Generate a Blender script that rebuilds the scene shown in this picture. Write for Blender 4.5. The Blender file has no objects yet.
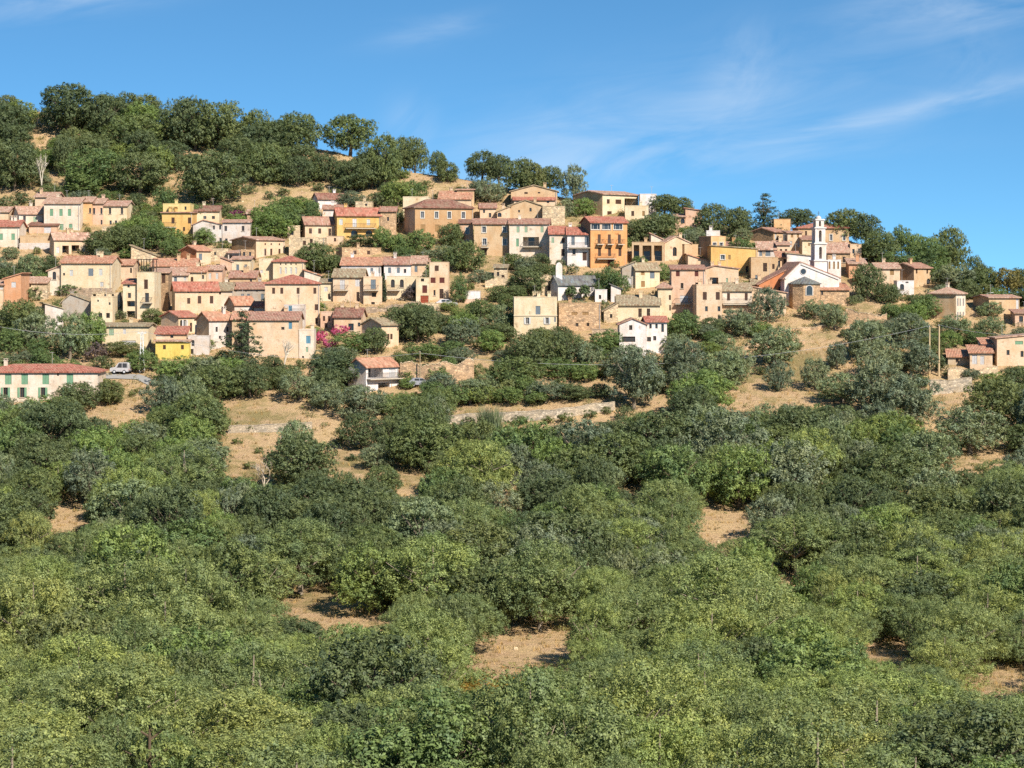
import bpy, bmesh, math, random
from mathutils import Vector, Matrix, noise
from bisect import bisect_left

random.seed(7)
scene = bpy.context.scene
COL = scene.collection
R = math.radians

# ------------------------------------------------------------------ camera model
F = 2400.0      # focal length in pixels (1024 px wide frame)
YH = 285.0      # pixel row of the level line of sight
cam_d = bpy.data.cameras.new('camera')
cam_d.sensor_width = 36.0
cam_d.lens = F / 1024.0 * 36.0
cam_d.shift_y = -(384.0 - YH) / 1024.0
cam_d.clip_start = 1.0
cam_d.clip_end = 20000.0
cam = bpy.data.objects.new('camera', cam_d)
COL.objects.link(cam)
cam.location = (0, 0, 0)
cam.rotation_euler = (R(90), 0, 0)
scene.camera = cam

# ------------------------------------------------------------------ terrain profile
# rows of the photograph and how far away the ground there lies (m)
ROWS = [(60, 622), (90, 602), (110, 590), (150, 564), (200, 530), (270, 482), (345, 430), (400, 398), (450, 372),
        (500, 345), (560, 312), (620, 280), (680, 249), (740, 216), (790, 190), (850, 165)]
CREST = [(-1500, 210), (-700, 160), (-300, 128), (-100, 114), (0, 110), (40, 112), (100, 118), (180, 128), (260, 140), (330, 152),
         (400, 172), (470, 182), (540, 195), (600, 206), (660, 219), (720, 227), (800, 235), (850, 243),
         (900, 259), (940, 274), (980, 291), (1040, 306), (1150, 322), (1400, 345), (2500, 400)]

def lerp_tab(tab, x):
    if x <= tab[0][0]: return tab[0][1]
    for (a, va), (b, vb) in zip(tab, tab[1:]):
        if x <= b:
            t = (x - a) / (b - a)
            return va + (vb - va) * t
    return tab[-1][1]

def D(py): return lerp_tab(ROWS, py)

PROF = sorted([(d, d * (YH - y) / F) for y, d in ROWS])
PROF = [(-400, 12.0), (-60, 3.0), (-6, -1.6), (4, -1.7), (15, -4.5), (40, -14.0), (80, -27.0), (120, -35.0)] + PROF

def prof(d): return lerp_tab(PROF, d)
def profs(d):
    return 0.25 * prof(d - 6) + 0.5 * prof(d) + 0.25 * prof(d + 6)

def ground(x, y):
    z = profs(y)
    if y > 330:
        px = 512 + F * x / y
        yc = D(lerp_tab(CREST, px))
        if y > yc - 30:
            z2 = prof(yc) + 1.0 - 0.22 * (y - yc) if y < yc + 240 else prof(yc) + 1 - 52.8 - 0.02 * (y - yc - 240)
            k = 2.0
            h = max(0.0, min(1.0, 0.5 + 0.5 * (z2 - z) / k))
            z = z2 + (z - z2) * h - k * h * (1 - h)
    if y > 130:
        n = noise.noise(Vector((x / 23.0, y / 19.0, 1.7))) * 0.7 + noise.noise(Vector((x / 8.0, y / 7.0, 4.2))) * 0.28
        z += n
    return z

def P(px, py, dz=0.0):
    """point of the hillside under a pixel"""
    y = D(py)
    x = (px - 512) / F * y
    return Vector((x, y, y * (YH - py) / F + dz))

# ------------------------------------------------------------------ materials
def lin(h):
    h = h.lstrip('#')
    out = []
    for i in (0, 2, 4):
        c = int(h[i:i + 2], 16) / 255.0
        out.append(c / 12.92 if c <= 0.04045 else ((c + 0.055) / 1.055) ** 2.4)
    return out

def alb(h):
    """albedo that shows as colour h in full afternoon sun (the sunlight itself is warm)"""
    c = lin(h)
    return [min(0.8, c[0] / 1.72), min(0.8, c[1] / 1.78), min(0.8, c[2] / 1.70)]

class NB:
    """small node-tree helper"""
    def __init__(self, name):
        self.m = bpy.data.materials.new(name)
        self.m.use_nodes = True
        self.t = self.m.node_tree
        self.t.nodes.clear()
        self.out = self.n('ShaderNodeOutputMaterial')
    def n(self, typ, **kw):
        o = self.t.nodes.new(typ)
        for k, v in kw.items():
            if k.startswith('i_'):
                o.inputs[k[2:].replace('_', ' ')].default_value = v
            else:
                setattr(o, k, v)
        return o
    def l(self, a, b): self.t.links.new(a, b)
    def noise(self, vec, scale, detail=3.0, rough=0.55):
        o = self.n('ShaderNodeTexNoise')
        o.inputs['Scale'].default_value = scale
        o.inputs['Detail'].default_value = detail
        o.inputs['Roughness'].default_value = rough
        if vec is not None: self.l(vec, o.inputs['Vector'])
        return o.outputs['Fac']
    def ramp(self, fac, stops):
        o = self.n('ShaderNodeValToRGB')
        e = o.color_ramp.elements
        while len(e) < len(stops): e.new(0.5)
        for el, (p, c) in zip(e, stops):
            el.position = p
            el.color = (*c, 1) if len(c) == 3 else c
        self.l(fac, o.inputs['Fac'])
        return o.outputs['Color']
    def mix(self, fac, a, b, mode='MIX'):
        o = self.n('ShaderNodeMix', data_type='RGBA', blend_type=mode)
        for s, v in ((o.inputs[0], fac), (o.inputs[6], a), (o.inputs[7], b)):
            if hasattr(v, 'links'): self.l(v, s)
            elif isinstance(v, (int, float)): s.default_value = v
            else: s.default_value = (*v, 1) if len(v) == 3 else v
        return o.outputs[2]
    def math(self, op, a, b=None):
        o = self.n('ShaderNodeMath', operation=op)
        for s, v in ((o.inputs[0], a), (o.inputs[1], b)):
            if v is None: continue
            if hasattr(v, 'links'): self.l(v, s)
            else: s.default_value = v
        return o.outputs[0]
    def mapping(self, vec, scale=(1, 1, 1), rot=(0, 0, 0)):
        o = self.n('ShaderNodeMapping')
        o.inputs['Scale'].default_value = scale
        o.inputs['Rotation'].default_value = rot
        self.l(vec, o.inputs['Vector'])
        return o.outputs[0]
    def bump(self, h, strength=0.4, dist=0.05):
        o = self.n('ShaderNodeBump')
        o.inputs['Strength'].default_value = strength
        o.inputs['Distance'].default_value = dist
        self.l(h, o.inputs['Height'])
        return o.outputs[0]
    def principled(self, col, rough=0.9, normal=None, spec=0.2):
        b = self.n('ShaderNodeBsdfPrincipled')
        if hasattr(col, 'links'): self.l(col, b.inputs['Base Color'])
        else: b.inputs['Base Color'].default_value = (*col, 1)
        b.inputs['Roughness'].default_value = rough
        b.inputs['Specular IOR Level'].default_value = spec
        if normal is not None: self.l(normal, b.inputs['Normal'])
        self.l(b.outputs[0], self.out.inputs[0])
        return b

MATS = {}
def memo(fn):
    def w(*a):
        k = (fn.__name__,) + a
        if k not in MATS: MATS[k] = fn(*a)
        return MATS[k]
    return w

def coords(nb):
    """object coordinates shifted by a random amount per object, so that no two walls wear alike"""
    tc = nb.n('ShaderNodeTexCoord')
    oi = nb.n('ShaderNodeObjectInfo')
    cx = nb.n('ShaderNodeCombineXYZ')
    r = nb.math('MULTIPLY', oi.outputs['Random'], 91.0)
    nb.l(r, cx.inputs[0]); nb.l(r, cx.inputs[2])
    va = nb.n('ShaderNodeVectorMath', operation='ADD')
    nb.l(tc.outputs['Object'], va.inputs[0]); nb.l(cx.outputs[0], va.inputs[1])
    return va.outputs[0], oi.outputs['Random']

def dk(c, f): return [min(1, v * f) for v in c]

@memo
def stucco(hexc):
    nb = NB('stucco_' + hexc)
    c = alb(hexc)
    v, rnd = coords(nb)
    n1 = nb.noise(v, 0.45, 5, 0.6)
    n2 = nb.noise(nb.mapping(v, (0.9, 0.9, 0.2)), 1.0, 5, 0.62)      # rain streaks
    n3 = nb.noise(v, 3.5, 4, 0.65)
    warm = [min(1, c[0] * 0.90), c[1] * 0.74, c[2] * 0.58]
    col = nb.mix(nb.ramp(n1, [(0.42, (0, 0, 0)), (0.66, (0.8, 0.8, 0.8))]), c, warm)
    st = nb.ramp(n2, [(0.50, (0, 0, 0)), (0.74, (0.5, 0.5, 0.5))])
    col = nb.mix(st, col, [c[0] * 0.50, c[1] * 0.46, c[2] * 0.42])
    col = nb.mix(nb.ramp(n3, [(0.32, (0.6, 0.6, 0.6)), (0.50, (0, 0, 0))]), col, [c[0] * 0.66, c[1] * 0.6, c[2] * 0.52])
    # render fallen away: the rubble wall shows in patches
    n4 = nb.noise(nb.mapping(v, (1, 1, 1.3)), 0.55, 4, 0.6)
    vo = nb.n('ShaderNodeTexVoronoi', feature='F1'); vo.inputs['Scale'].default_value = 2.4
    nb.l(v, vo.inputs['Vector'])
    sp = nb.n('ShaderNodeSeparateColor'); nb.l(vo.outputs['Color'], sp.inputs[0])
    rub = nb.ramp(sp.outputs[0], [(0, [c[0] * 0.45, c[1] * 0.38, c[2] * 0.32]), (1, [c[0] * 0.85, c[1] * 0.76, c[2] * 0.68])])
    col = nb.mix(nb.ramp(n4, [(0.61, (0, 0, 0)), (0.66, (0.8, 0.8, 0.8))]), col, rub)
    nb.principled(col, 0.95, nb.bump(n3, 0.5, 0.06))
    return nb.m

@memo
def stone(hexc):
    nb = NB('stone_' + hexc)
    c = alb(hexc)
    v, rnd = coords(nb)
    vo = nb.n('ShaderNodeTexVoronoi', feature='F1')
    vo.inputs['Scale'].default_value = 2.2
    vm = nb.mapping(v, (1, 1, 1.5))
    nb.l(vm, vo.inputs['Vector'])
    ve = nb.n('ShaderNodeTexVoronoi', feature='DISTANCE_TO_EDGE')
    ve.inputs['Scale'].default_value = 2.2
    nb.l(vm, ve.inputs['Vector'])
    sep = nb.n('ShaderNodeSeparateColor')
    nb.l(vo.outputs['Color'], sep.inputs[0])
    col = nb.ramp(sep.outputs[0], [(0.0, dk(c, 0.55)), (0.35, dk(c, 0.9)), (0.7, [c[0] * 1.15, c[1] * 1.1, c[2] * 1.02]),
                                   (1.0, [min(1, c[0] * 1.5), c[1] * 1.48, c[2] * 1.42])])
    n1 = nb.noise(v, 0.5, 5, 0.6)
    col = nb.mix(nb.ramp(n1, [(0.4, (0, 0, 0)), (0.7, (0.6, 0.6, 0.6))]), col, [c[0] * 1.25, c[1] * 1.12, c[2] * 0.9])
    ed = nb.ramp(ve.outputs['Distance'], [(0.0, (1, 1, 1)), (0.09, (0, 0, 0))])
    col = nb.mix(nb.math('MULTIPLY', ed, 0.7), col, [c[0] * 0.8, c[1] * 0.74, c[2] * 0.66])
    h = nb.math('ADD', nb.math('MINIMUM', ve.outputs['Distance'], 0.14), nb.math('MULTIPLY', n1, 0.2))
    nb.principled(col, 0.95, nb.bump(h, 0.9, 0.25))
    return nb.m

@memo
def tiles(hexc, axis):
    nb = NB('roof_tiles_' + hexc + '_' + axis)
    c = alb(hexc)
    v, rnd = coords(nb)
    sp = nb.n('ShaderNodeSeparateXYZ')
    nb.l(v, sp.inputs[0])
    a, b = (sp.outputs[0], sp.outputs[1]) if axis == 'x' else (sp.outputs[1], sp.outputs[0])
    wave = nb.math('ABSOLUTE', nb.math('SINE', nb.math('MULTIPLY', a, math.pi / 0.27)))
    row = nb.math('FRACT', nb.math('MULTIPLY', b, 1 / 0.42))
    # one colour per tile
    cx = nb.n('ShaderNodeCombineXYZ')
    nb.l(nb.math('FLOOR', nb.math('MULTIPLY', a, 1 / 0.27)), cx.inputs[0])
    nb.l(nb.math('FLOOR', nb.math('MULTIPLY', b, 1 / 0.42)), cx.inputs[1])
    wn = nb.n('ShaderNodeTexWhiteNoise', noise_dimensions='3D')
    nb.l(cx.outputs[0], wn.inputs['Vector'])
    col = nb.ramp(wn.outputs['Value'], [(0, dk(c, 0.62)), (0.45, c), (0.8, [min(1, c[0] * 1.15), c[1] * 1.25, c[2] * 1.3]),
                                        (1.0, [min(1, c[0] * 1.25), c[1] * 1.7, c[2] * 1.9])])
    n1 = nb.noise(v, 0.7, 5, 0.65)
    lich = nb.ramp(n1, [(0.44, (0, 0, 0)), (0.64, (0.85, 0.85, 0.85))])
    col = nb.mix(lich, col, [c[0] * 0.72 + 0.08, c[1] * 0.72 + 0.09, c[2] * 0.7 + 0.06])
    h = nb.math('ADD', wave, nb.math('MULTIPLY', row, 0.35))
    nb.principled(col, 0.9, nb.bump(h, 0.9, 0.09))
    return nb.m

@memo
def paint(hexc, rough):
    nb = NB('paint_' + hexc)
    c = alb(hexc)
    v, rnd = coords(nb)
    n = nb.noise(v, 2.5, 4)
    col = nb.mix(nb.ramp(n, [(0.4, (0, 0, 0)), (0.7, (0.6, 0.6, 0.6))]), c, dk(c, 0.72))
    nb.principled(col, rough, None, 0.35)
    return nb.m

@memo
def glass():
    nb = NB('window_glass')
    v, rnd = coords(nb)
    col = nb.ramp(rnd, [(0, (0.012, 0.014, 0.017)), (1, (0.04, 0.045, 0.05))])
    nb.principled(col, 0.08, None, 0.5)
    return nb.m

@memo
def plain(name, r, g, b, rough):
    nb = NB(name)
    v, rnd = coords(nb)
    n = nb.noise(v, 4.0, 4)
    c = (r, g, b)
    col = nb.mix(n, dk(c, 0.75), dk(c, 1.2))
    nb.principled(col, rough)
    return nb.m

@memo
def leaf(name, r, g, b, hue):
    """leaves: colour differs per tree and per leaf cluster, thin enough to let some light through"""
    nb = NB('leaves_' + name)
    c = (r, g, b)
    tc = nb.n('ShaderNodeTexCoord')
    oi = nb.n('ShaderNodeObjectInfo')
    geo = nb.n('ShaderNodeNewGeometry')
    n1 = nb.noise(tc.outputs['Object'], 0.55, 2)
    rnd = oi.outputs['Random']
    base = nb.ramp(rnd, [(0.0, [c[0] * 0.72, c[1] * 0.78, c[2] * 0.85]), (0.5, c), (0.8, [c[0] * (1 + 0.25 * hue), c[1] * 1.12, c[2] * 0.95]),
                         (1.0, [c[0] * (1 + 0.65 * hue), c[1] * (1 + 0.3 * hue), c[2] * 1.0])])
    per = nb.ramp(geo.outputs['Random Per Island'], [(0, (0.60, 0.62, 0.62)), (0.5, (1, 1, 1)), (0.85, (1.22, 1.22, 1.15)), (1, (1.5, 1.45, 1.35))])
    col = nb.mix(1.0, base, per, 'MULTIPLY')
    blot = nb.ramp(n1, [(0.35, (0.82, 0.88, 0.95)), (0.65, (1.2, 1.12, 0.95))])
    col = nb.mix(1.0, col, blot, 'MULTIPLY')
    b1 = nb.n('ShaderNodeBsdfPrincipled')
    nb.l(col, b1.inputs['Base Color'])
    b1.inputs['Roughness'].default_value = 0.55
    b1.inputs['Specular IOR Level'].default_value = 0.3
    tr = nb.n('ShaderNodeBsdfTranslucent')
    tcol = nb.mix(1.0, col, (1.25, 1.25, 0.6), 'MULTIPLY')
    nb.l(tcol, tr.inputs['Color'])
    ms = nb.n('ShaderNodeMixShader')
    ms.inputs[0].default_value = 0.27
    nb.l(b1.outputs[0], ms.inputs[1]); nb.l(tr.outputs[0], ms.inputs[2])
    nb.l(ms.outputs[0], nb.out.inputs[0])
    return nb.m

@memo
def bark(hexc):
    nb = NB('bark_' + hexc)
    c = lin(hexc)
    v, rnd = coords(nb)
    n = nb.noise(nb.mapping(v, (4, 4, 0.8)), 1.5, 5)
    col = nb.mix(n, dk(c, 0.6), dk(c, 1.25))
    nb.principled(col, 0.95, nb.bump(n, 0.8, 0.05))
    return nb.m

@memo
def ground_mat():
    nb = NB('dry_hillside')
    tc = nb.n('ShaderNodeTexCoord')
    v = tc.outputs['Object']
    n1 = nb.noise(v, 0.055, 6, 0.6)
    n2 = nb.noise(v, 0.35, 6, 0.65)
    n3 = nb.noise(v, 2.4, 5, 0.7)
    straw = (0.52, 0.36, 0.18)
    earth = (0.44, 0.285, 0.165)
    pale = (0.60, 0.435, 0.25)
    col = nb.mix(nb.ramp(n2, [(0.36, (0, 0, 0)), (0.62, (1, 1, 1))]), earth, straw)
    col = nb.mix(nb.ramp(n3, [(0.45, (0, 0, 0)), (0.72, (0.8, 0.8, 0.8))]), col, pale)
    green = nb.ramp(nb.math('ADD', nb.math('MULTIPLY', n1, 0.6), nb.math('MULTIPLY', n2, 0.5)), [(0.54, (0, 0, 0)), (0.66, (0.75, 0.75, 0.75))])
    col = nb.mix(green, col, (0.17, 0.15, 0.055))
    dark = nb.ramp(nb.noise(v, 1.1, 6, 0.7), [(0.30, (0.7, 0.7, 0.7)), (0.44, (0, 0, 0))])
    col = nb.mix(dark, col, (0.19, 0.12, 0.06))
    n5 = nb.noise(nb.mapping(v, (0.25, 1.6, 1.0)), 0.8, 5, 0.65)
    col = nb.mix(nb.ramp(n5, [(0.54, (0, 0, 0)), (0.70, (0.5, 0.5, 0.5))]), col, (0.31, 0.23, 0.11))
    n6 = nb.noise(v, 5.5, 3, 0.7)
    col = nb.mix(nb.ramp(n6, [(0.56, (0, 0, 0)), (0.68, (0.5, 0.5, 0.5))]), col, (0.27, 0.185, 0.10))
    nb.principled(col, 1.0, nb.bump(nb.math('ADD', n3, n6), 0.9, 0.4), 0.05)
    return nb.m

# ------------------------------------------------------------------ object helpers
def tag(o, label=None, cat=None, group=None, kind=None):
    if label: o['label'] = label
    if cat: o['category'] = cat
    if group: o['group'] = group
    if kind: o['kind'] = kind
    return o

def empty(name, loc, rz=0.0):
    o = bpy.data.objects.new(name, None)
    o.empty_display_size = 0.5
    o.location = loc
    o.rotation_euler = (0, 0, rz)
    COL.objects.link(o)
    return o

class MB:
    def __init__(self):
        self.v = []; self.f = []
    def add(self, vs, fs):
        b = len(self.v)
        self.v += [tuple(p) for p in vs]
        self.f += [tuple(i + b for i in f) for f in fs]
    def poly(self, pts):
        self.add(pts, [tuple(range(len(pts)))])
    def box(self, x0, x1, y0, y1, z0, z1):
        self.add([(x0, y0, z0), (x1, y0, z0), (x1, y1, z0), (x0, y1, z0), (x0, y0, z1), (x1, y0, z1), (x1, y1, z1), (x0, y1, z1)],
                 [(3, 2, 1, 0), (4, 5, 6, 7), (0, 1, 5, 4), (1, 2, 6, 5), (2, 3, 7, 6), (3, 0, 4, 7)])
    def prism(self, pts, h):
        """polygon pts (3D, planar) extruded by vector h"""
        n = len(pts); h = Vector(h)
        a = [Vector(p) for p in pts]; b = [p + h for p in a]
        self.add(a + b, [tuple(range(n - 1, -1, -1)), tuple(range(n, 2 * n))] + [(i, (i + 1) % n, n + (i + 1) % n, n + i) for i in range(n)])
    def slab(self, quad, t):
        """roof slab: polygon thickened downwards"""
        self.prism([Vector(p) - Vector((0, 0, t)) for p in quad], (0, 0, t))
    def tube(self, p0, p1, r0, r1, n=6):
        p0 = Vector(p0); p1 = Vector(p1)
        d = p1 - p0
        if d.length < 1e-6: return
        q = d.normalized().to_track_quat('Z', 'Y')
        ring = []
        for p, r in ((p0, r0), (p1, r1)):
            for k in range(n):
                a = 2 * math.pi * k / n
                ring.append(p + q @ Vector((r * math.cos(a), r * math.sin(a), 0)))
        self.add(ring, [(k, (k + 1) % n, n + (k + 1) % n, n + k) for k in range(n)] + [tuple(range(n - 1, -1, -1)), tuple(range(n, 2 * n))])
    def mesh(self, name, mat, smooth=False):
        me = bpy.data.meshes.new(name)
        me.from_pydata(self.v, [], self.f)
        if smooth: me.polygons.foreach_set('use_smooth', [True] * len(me.polygons))
        if mat: me.materials.append(mat)
        me.update()
        return me
    def build(self, name, mat, parent=None, fix=True, smooth=False):
        me = self.mesh(name, mat, smooth)
        if fix:
            bm = bmesh.new(); bm.from_mesh(me)
            bmesh.ops.recalc_face_normals(bm, faces=bm.faces)
            bm.to_mesh(me); bm.free()
        o = bpy.data.objects.new(name, me)
        COL.objects.link(o)
        if parent: o.parent = parent
        return o

# ------------------------------------------------------------------ the ground
def build_ground():
    us = []
    u = -1.3
    while u < 1.3:
        us.append(u)
        a = abs(u)
        u += 0.0032 if a < 0.25 else (0.02 if a < 0.5 else 0.06)
    us.append(1.3)
    ys = []
    y = 2.0
    while y < 9000:
        ys.append(y)
        if y < 150: y += 5
        elif y < 640: y += 1.6
        elif y < 900: y += 12
        else: y *= 1.25
    v = []; f = []
    for y in ys:
        for u in us:
            x = u * (y if y > 60 else 60)
            v.append((x, y, ground(x, y)))
    n = len(us)
    for j in range(len(ys) - 1):
        for i in range(n - 1):
            f.append((j * n + i, j * n + i + 1, (j + 1) * n + i + 1, (j + 1) * n + i))
    # the viewer's own slope, behind the first row
    b = len(v)
    for y in (1.0, -60.0, -400.0):
        for u in us:
            v.append((u * 60, y, prof(y)))
    for r in range(2):
        for i in range(n - 1):
            f.append((b + r * n + i + 1, b + r * n + i, b + (r + 1) * n + i, b + (r + 1) * n + i + 1))
    for i in range(n - 1):
        f.append((b + i, b + i + 1, i + 1, i))
    me = bpy.data.meshes.new('hillside')
    me.from_pydata(v, [], f)
    me.polygons.foreach_set('use_smooth', [True] * len(me.polygons))
    me.materials.append(ground_mat())
    o = bpy.data.objects.new('hillside', me)
    COL.objects.link(o)
    tag(o, 'dry tan hillside of straw and bare earth rising to the village', kind='structure')
build_ground()

# ------------------------------------------------------------------ houses
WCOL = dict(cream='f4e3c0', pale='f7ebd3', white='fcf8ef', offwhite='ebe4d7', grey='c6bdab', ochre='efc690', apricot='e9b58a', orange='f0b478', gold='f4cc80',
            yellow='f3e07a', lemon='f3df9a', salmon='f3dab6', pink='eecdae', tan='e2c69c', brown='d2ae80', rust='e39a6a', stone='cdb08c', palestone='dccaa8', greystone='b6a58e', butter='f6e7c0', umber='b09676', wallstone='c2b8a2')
RCOL = dict(red='c87c64', orange='d69876', salmon='d3a68a', brown='a1705c', tanroof='b59c7a', pinkroof='cfa086', slate='7d7a76', dull='c08c74')
SHUT = dict(green='86b48c', brown='5a3d2b', redb='6e3327', grey='7f8d93', pale='dfe0d6', blue='6aa0b4', white='e6e4dc', pgreen='a9c3a0', ochre='b08a55')
FOUND = 5.0
HOUSES = []

def wall_mat(spec):
    if spec.startswith('s:'): return stone(WCOL[spec[2:]])
    return stucco(WCOL[spec])

def parse_wins(txt):
    out = []
    for item in txt.split(';'):
        item = item.split()
        if not item: continue
        kind, xs, yy = item[0], item[1], item[2]
        w = float(item[3]) if len(item) > 3 else 3.2
        y0, y1 = (float(t) for t in yy.split('-'))
        for x in xs.split(','):
            out.append((kind, float(x), y0, y1, w))
    return out

def add_window(root, kind, x0, x1, z0, z1, wm, arch=False):
    """an opening x0..x1, z0..z1 in the plane y = 0 of the house, wall outwards -y"""
    dep = 0.22
    col = kind
    fr = MB()
    t = 0.07
    is_door = kind == 'door'
    # lining of the opening and the frame inside it
    fr.box(x0, x1, 0.02, dep + 0.05, z0 - 0.05, z0)            # bottom
    fr.box(x0, x1, 0.02, dep + 0.05, z1, z1 + 0.05)
    fr.box(x0 - 0.05, x0, 0.02, dep + 0.05, z0, z1)
    fr.box(x1, x1 + 0.05, 0.02, dep + 0.05, z0, z1)
    lining = None
    if kind in ('dark', 'arch', 'wframe', 'open_green', 'open_pale', 'open_white', 'open_blue', 'loggia', 'bay'):
        fc = {'wframe': 'e8e6de', 'open_white': 'e8e6de', 'open_pale': 'e0ddd0', 'bay': 'e6e2d4'}.get(kind, '6b5138')
        if kind == 'loggia':
            # a deep open porch with a rear wall
            o = MB()
            dd = 2.0
            o.box(x0 - 0.1, x1 + 0.1, dd, dd + 0.1, z0 - 0.1, z1 + 0.1)
            o.box(x0 - 0.1, x1 + 0.1, 0.02, dd, z0 - 0.1, z0)
            o.box(x0 - 0.1, x1 + 0.1, 0.02, dd, z1, z1 + 0.1)
            o.box(x0 - 0.1, x0, 0.02, dd, z0, z1)
            o.box(x1, x1 + 0.1, 0.02, dd, z0, z1)
            lg = o.build('loggia', wm, root)
            g = MB(); xm = (x0 + x1) / 2
            g.box(xm - 0.6, xm + 0.6, dd - 0.06, dd - 0.01, z0 + 0.05, min(z1 - 0.1, z0 + 2.0))
            g.build('pane', glass(), lg)
            rl = MB()
            zr = min(z0 + 0.9, z1 - 0.3)
            rl.box(x0, x1, 0.05, 0.09, zr, zr + 0.05)
            n = max(2, int((x1 - x0) / 0.35))
            for i in range(n + 1):
                xx = x0 + (x1 - x0) * i / n
                rl.box(xx - 0.015, xx + 0.015, 0.06, 0.08, z0, zr)
            rl.build('railing', plain('iron', 0.05, 0.045, 0.04, 0.6), lg)
            return
        fm = paint(fc, 0.6)
        w = fr.build('door' if False else 'window', wm, root)
        g = MB()
        if kind == 'arch':
            n = 10
            r = (x1 - x0) / 2; xc = (x0 + x1) / 2; zc = max(z0 + 0.1, z1 - r)
            # spandrels that turn the rectangular hole into an arch
            for sgn in (-1, 1):
                pts = [(xc + sgn * r, 0.012, zc)]
                for k in range(n + 1):
                    a = math.pi / 2 * k / n
                    pts.append((xc + sgn * r * math.cos(a), 0.012, zc + (z1 - zc) * math.sin(a)))
                pts.append((xc + sgn * r, 0.012, z1))
                s = MB(); s.prism(pts[1:], (0, dep, 0))
                w2 = s.build('arch_head', wm, w)
        g.box(x0 - 0.02, x1 + 0.02, dep, dep + 0.03, z0 - 0.02, z1 + 0.02)
        g.build('pane', glass(), w)
        c = MB(); xm = (x0 + x1) / 2
        c.box(x0, x0 + t, dep - 0.06, dep - 0.005, z0, z1); c.box(x1 - t, x1, dep - 0.06, dep - 0.005, z0, z1)
        c.box(x0 + t, x1 - t, dep - 0.06, dep - 0.005, z1 - t, z1); c.box(x0 + t, x1 - t, dep - 0.06, dep - 0.005, z0, z0 + t)
        if x1 - x0 > 0.5:
            m = max(1, round((x1 - x0) / 1.0))
            for i in range(m):
                xx = x0 + (x1 - x0) * (i + 0.5) / m
                c.box(xx - 0.03, xx + 0.03, dep - 0.05, dep - 0.008, z0 + t, z1 - t)
        c.build('frame', fm, w)
        if kind in ('wframe', 'bay'):
            s = MB(); b = 0.16
            s.box(x0 - b, x0, -0.05, 0.02, z0, z1 + b); s.box(x1, x1 + b, -0.05, 0.02, z0, z1 + b)
            s.box(x0, x1, -0.05, 0.02, z1, z1 + b)
            s.box(x0 - b, x1 + b, -0.10, 0.02, z0 - 0.12, z0)
            s.build('surround', paint('e4ddc8', 0.8), w)
        elif z1 - z0 > 1.0 and random.random() < 0.6:
            s = MB(); s.box(x0 - 0.12, x1 + 0.12, -0.12, 0.0, z0 - 0.09, z0)
            s.build('sill', plain('sill_stone', 0.42, 0.36, 0.28, 0.9), w)
        if kind.startswith('open_'):
            sh = {'open_green': 'green', 'open_pale': 'pale', 'open_white': 'white', 'open_blue': 'grey'}[kind]
            sw = (x1 - x0) * 0.52
            for sx in (x0 - sw - 0.02, x1 + 0.02):
                s = MB(); s.box(sx, sx + sw, -0.07, -0.01, z0, z1)
                n = int((z1 - z0) / 0.16)
                for i in range(n):
                    s.box(sx + 0.06, sx + sw - 0.06, -0.085, -0.068, z0 + 0.06 + i * 0.16, z0 + 0.14 + i * 0.16)
                s.build('shutter', paint(SHUT[sh], 0.6), w)
        return
    # closed shutters or a door leaf
    if is_door or kind in ('reddoor', 'garage', 'whitedoor'):
        hexc = {'door': '4a3324', 'reddoor': '8e3b24', 'garage': 'a84f2e', 'whitedoor': 'dcdad2'}[kind]
        d = MB(); d.box(x0, x1, 0.12, 0.18, z0, z1)
        n = 3
        for i in range(n):
            zz = z0 + (z1 - z0) * (0.08 + 0.31 * i)
            d.box(x0 + 0.1, x1 - 0.1, 0.09, 0.118, zz, zz + (z1 - z0) * 0.22)
        w = d.build('door', paint(hexc, 0.55), root)
        fr.build('door_frame', wm, w)
        h = MB(); h.box(x1 - 0.16, x1 - 0.1, 0.06, 0.117, (z0 + z1) / 2 - 0.08, (z0 + z1) / 2 + 0.08)
        h.build('handle', plain('brass', 0.3, 0.25, 0.12, 0.4), w)
        return
    w = fr.build('window', wm, root)
    xm = (x0 + x1) / 2
    for a, b in ((x0, xm - 0.012), (xm + 0.012, x1)):
        s = MB(); s.box(a, b, 0.08, 0.13, z0, z1)
        n = max(2, int((z1 - z0) / 0.16))
        for i in range(n):
            zz = z0 + 0.04 + (z1 - z0 - 0.04) * i / n
            s.box(a + 0.06, b - 0.06, 0.062, 0.079, zz, zz + 0.09)
        s.build('shutter', paint(SHUT[kind], 0.6), w)

def wall_grid(mb, W, z0, z1, holes):
    xs = sorted({0.0, W} | {h[0] for h in holes} | {h[1] for h in holes})
    zs = sorted({z0, z1} | {h[2] for h in holes} | {h[3] for h in holes})
    for a, b in zip(xs, xs[1:]):
        for c, d in zip(zs, zs[1:]):
            cx, cz = (a + b) / 2, (c + d) / 2
            if any(h[0] < cx < h[1] and h[2] < cz < h[3] for h in holes): continue
            mb.poly([(a, 0, c), (b, 0, c), (b, 0, d), (a, 0, d)])

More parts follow.
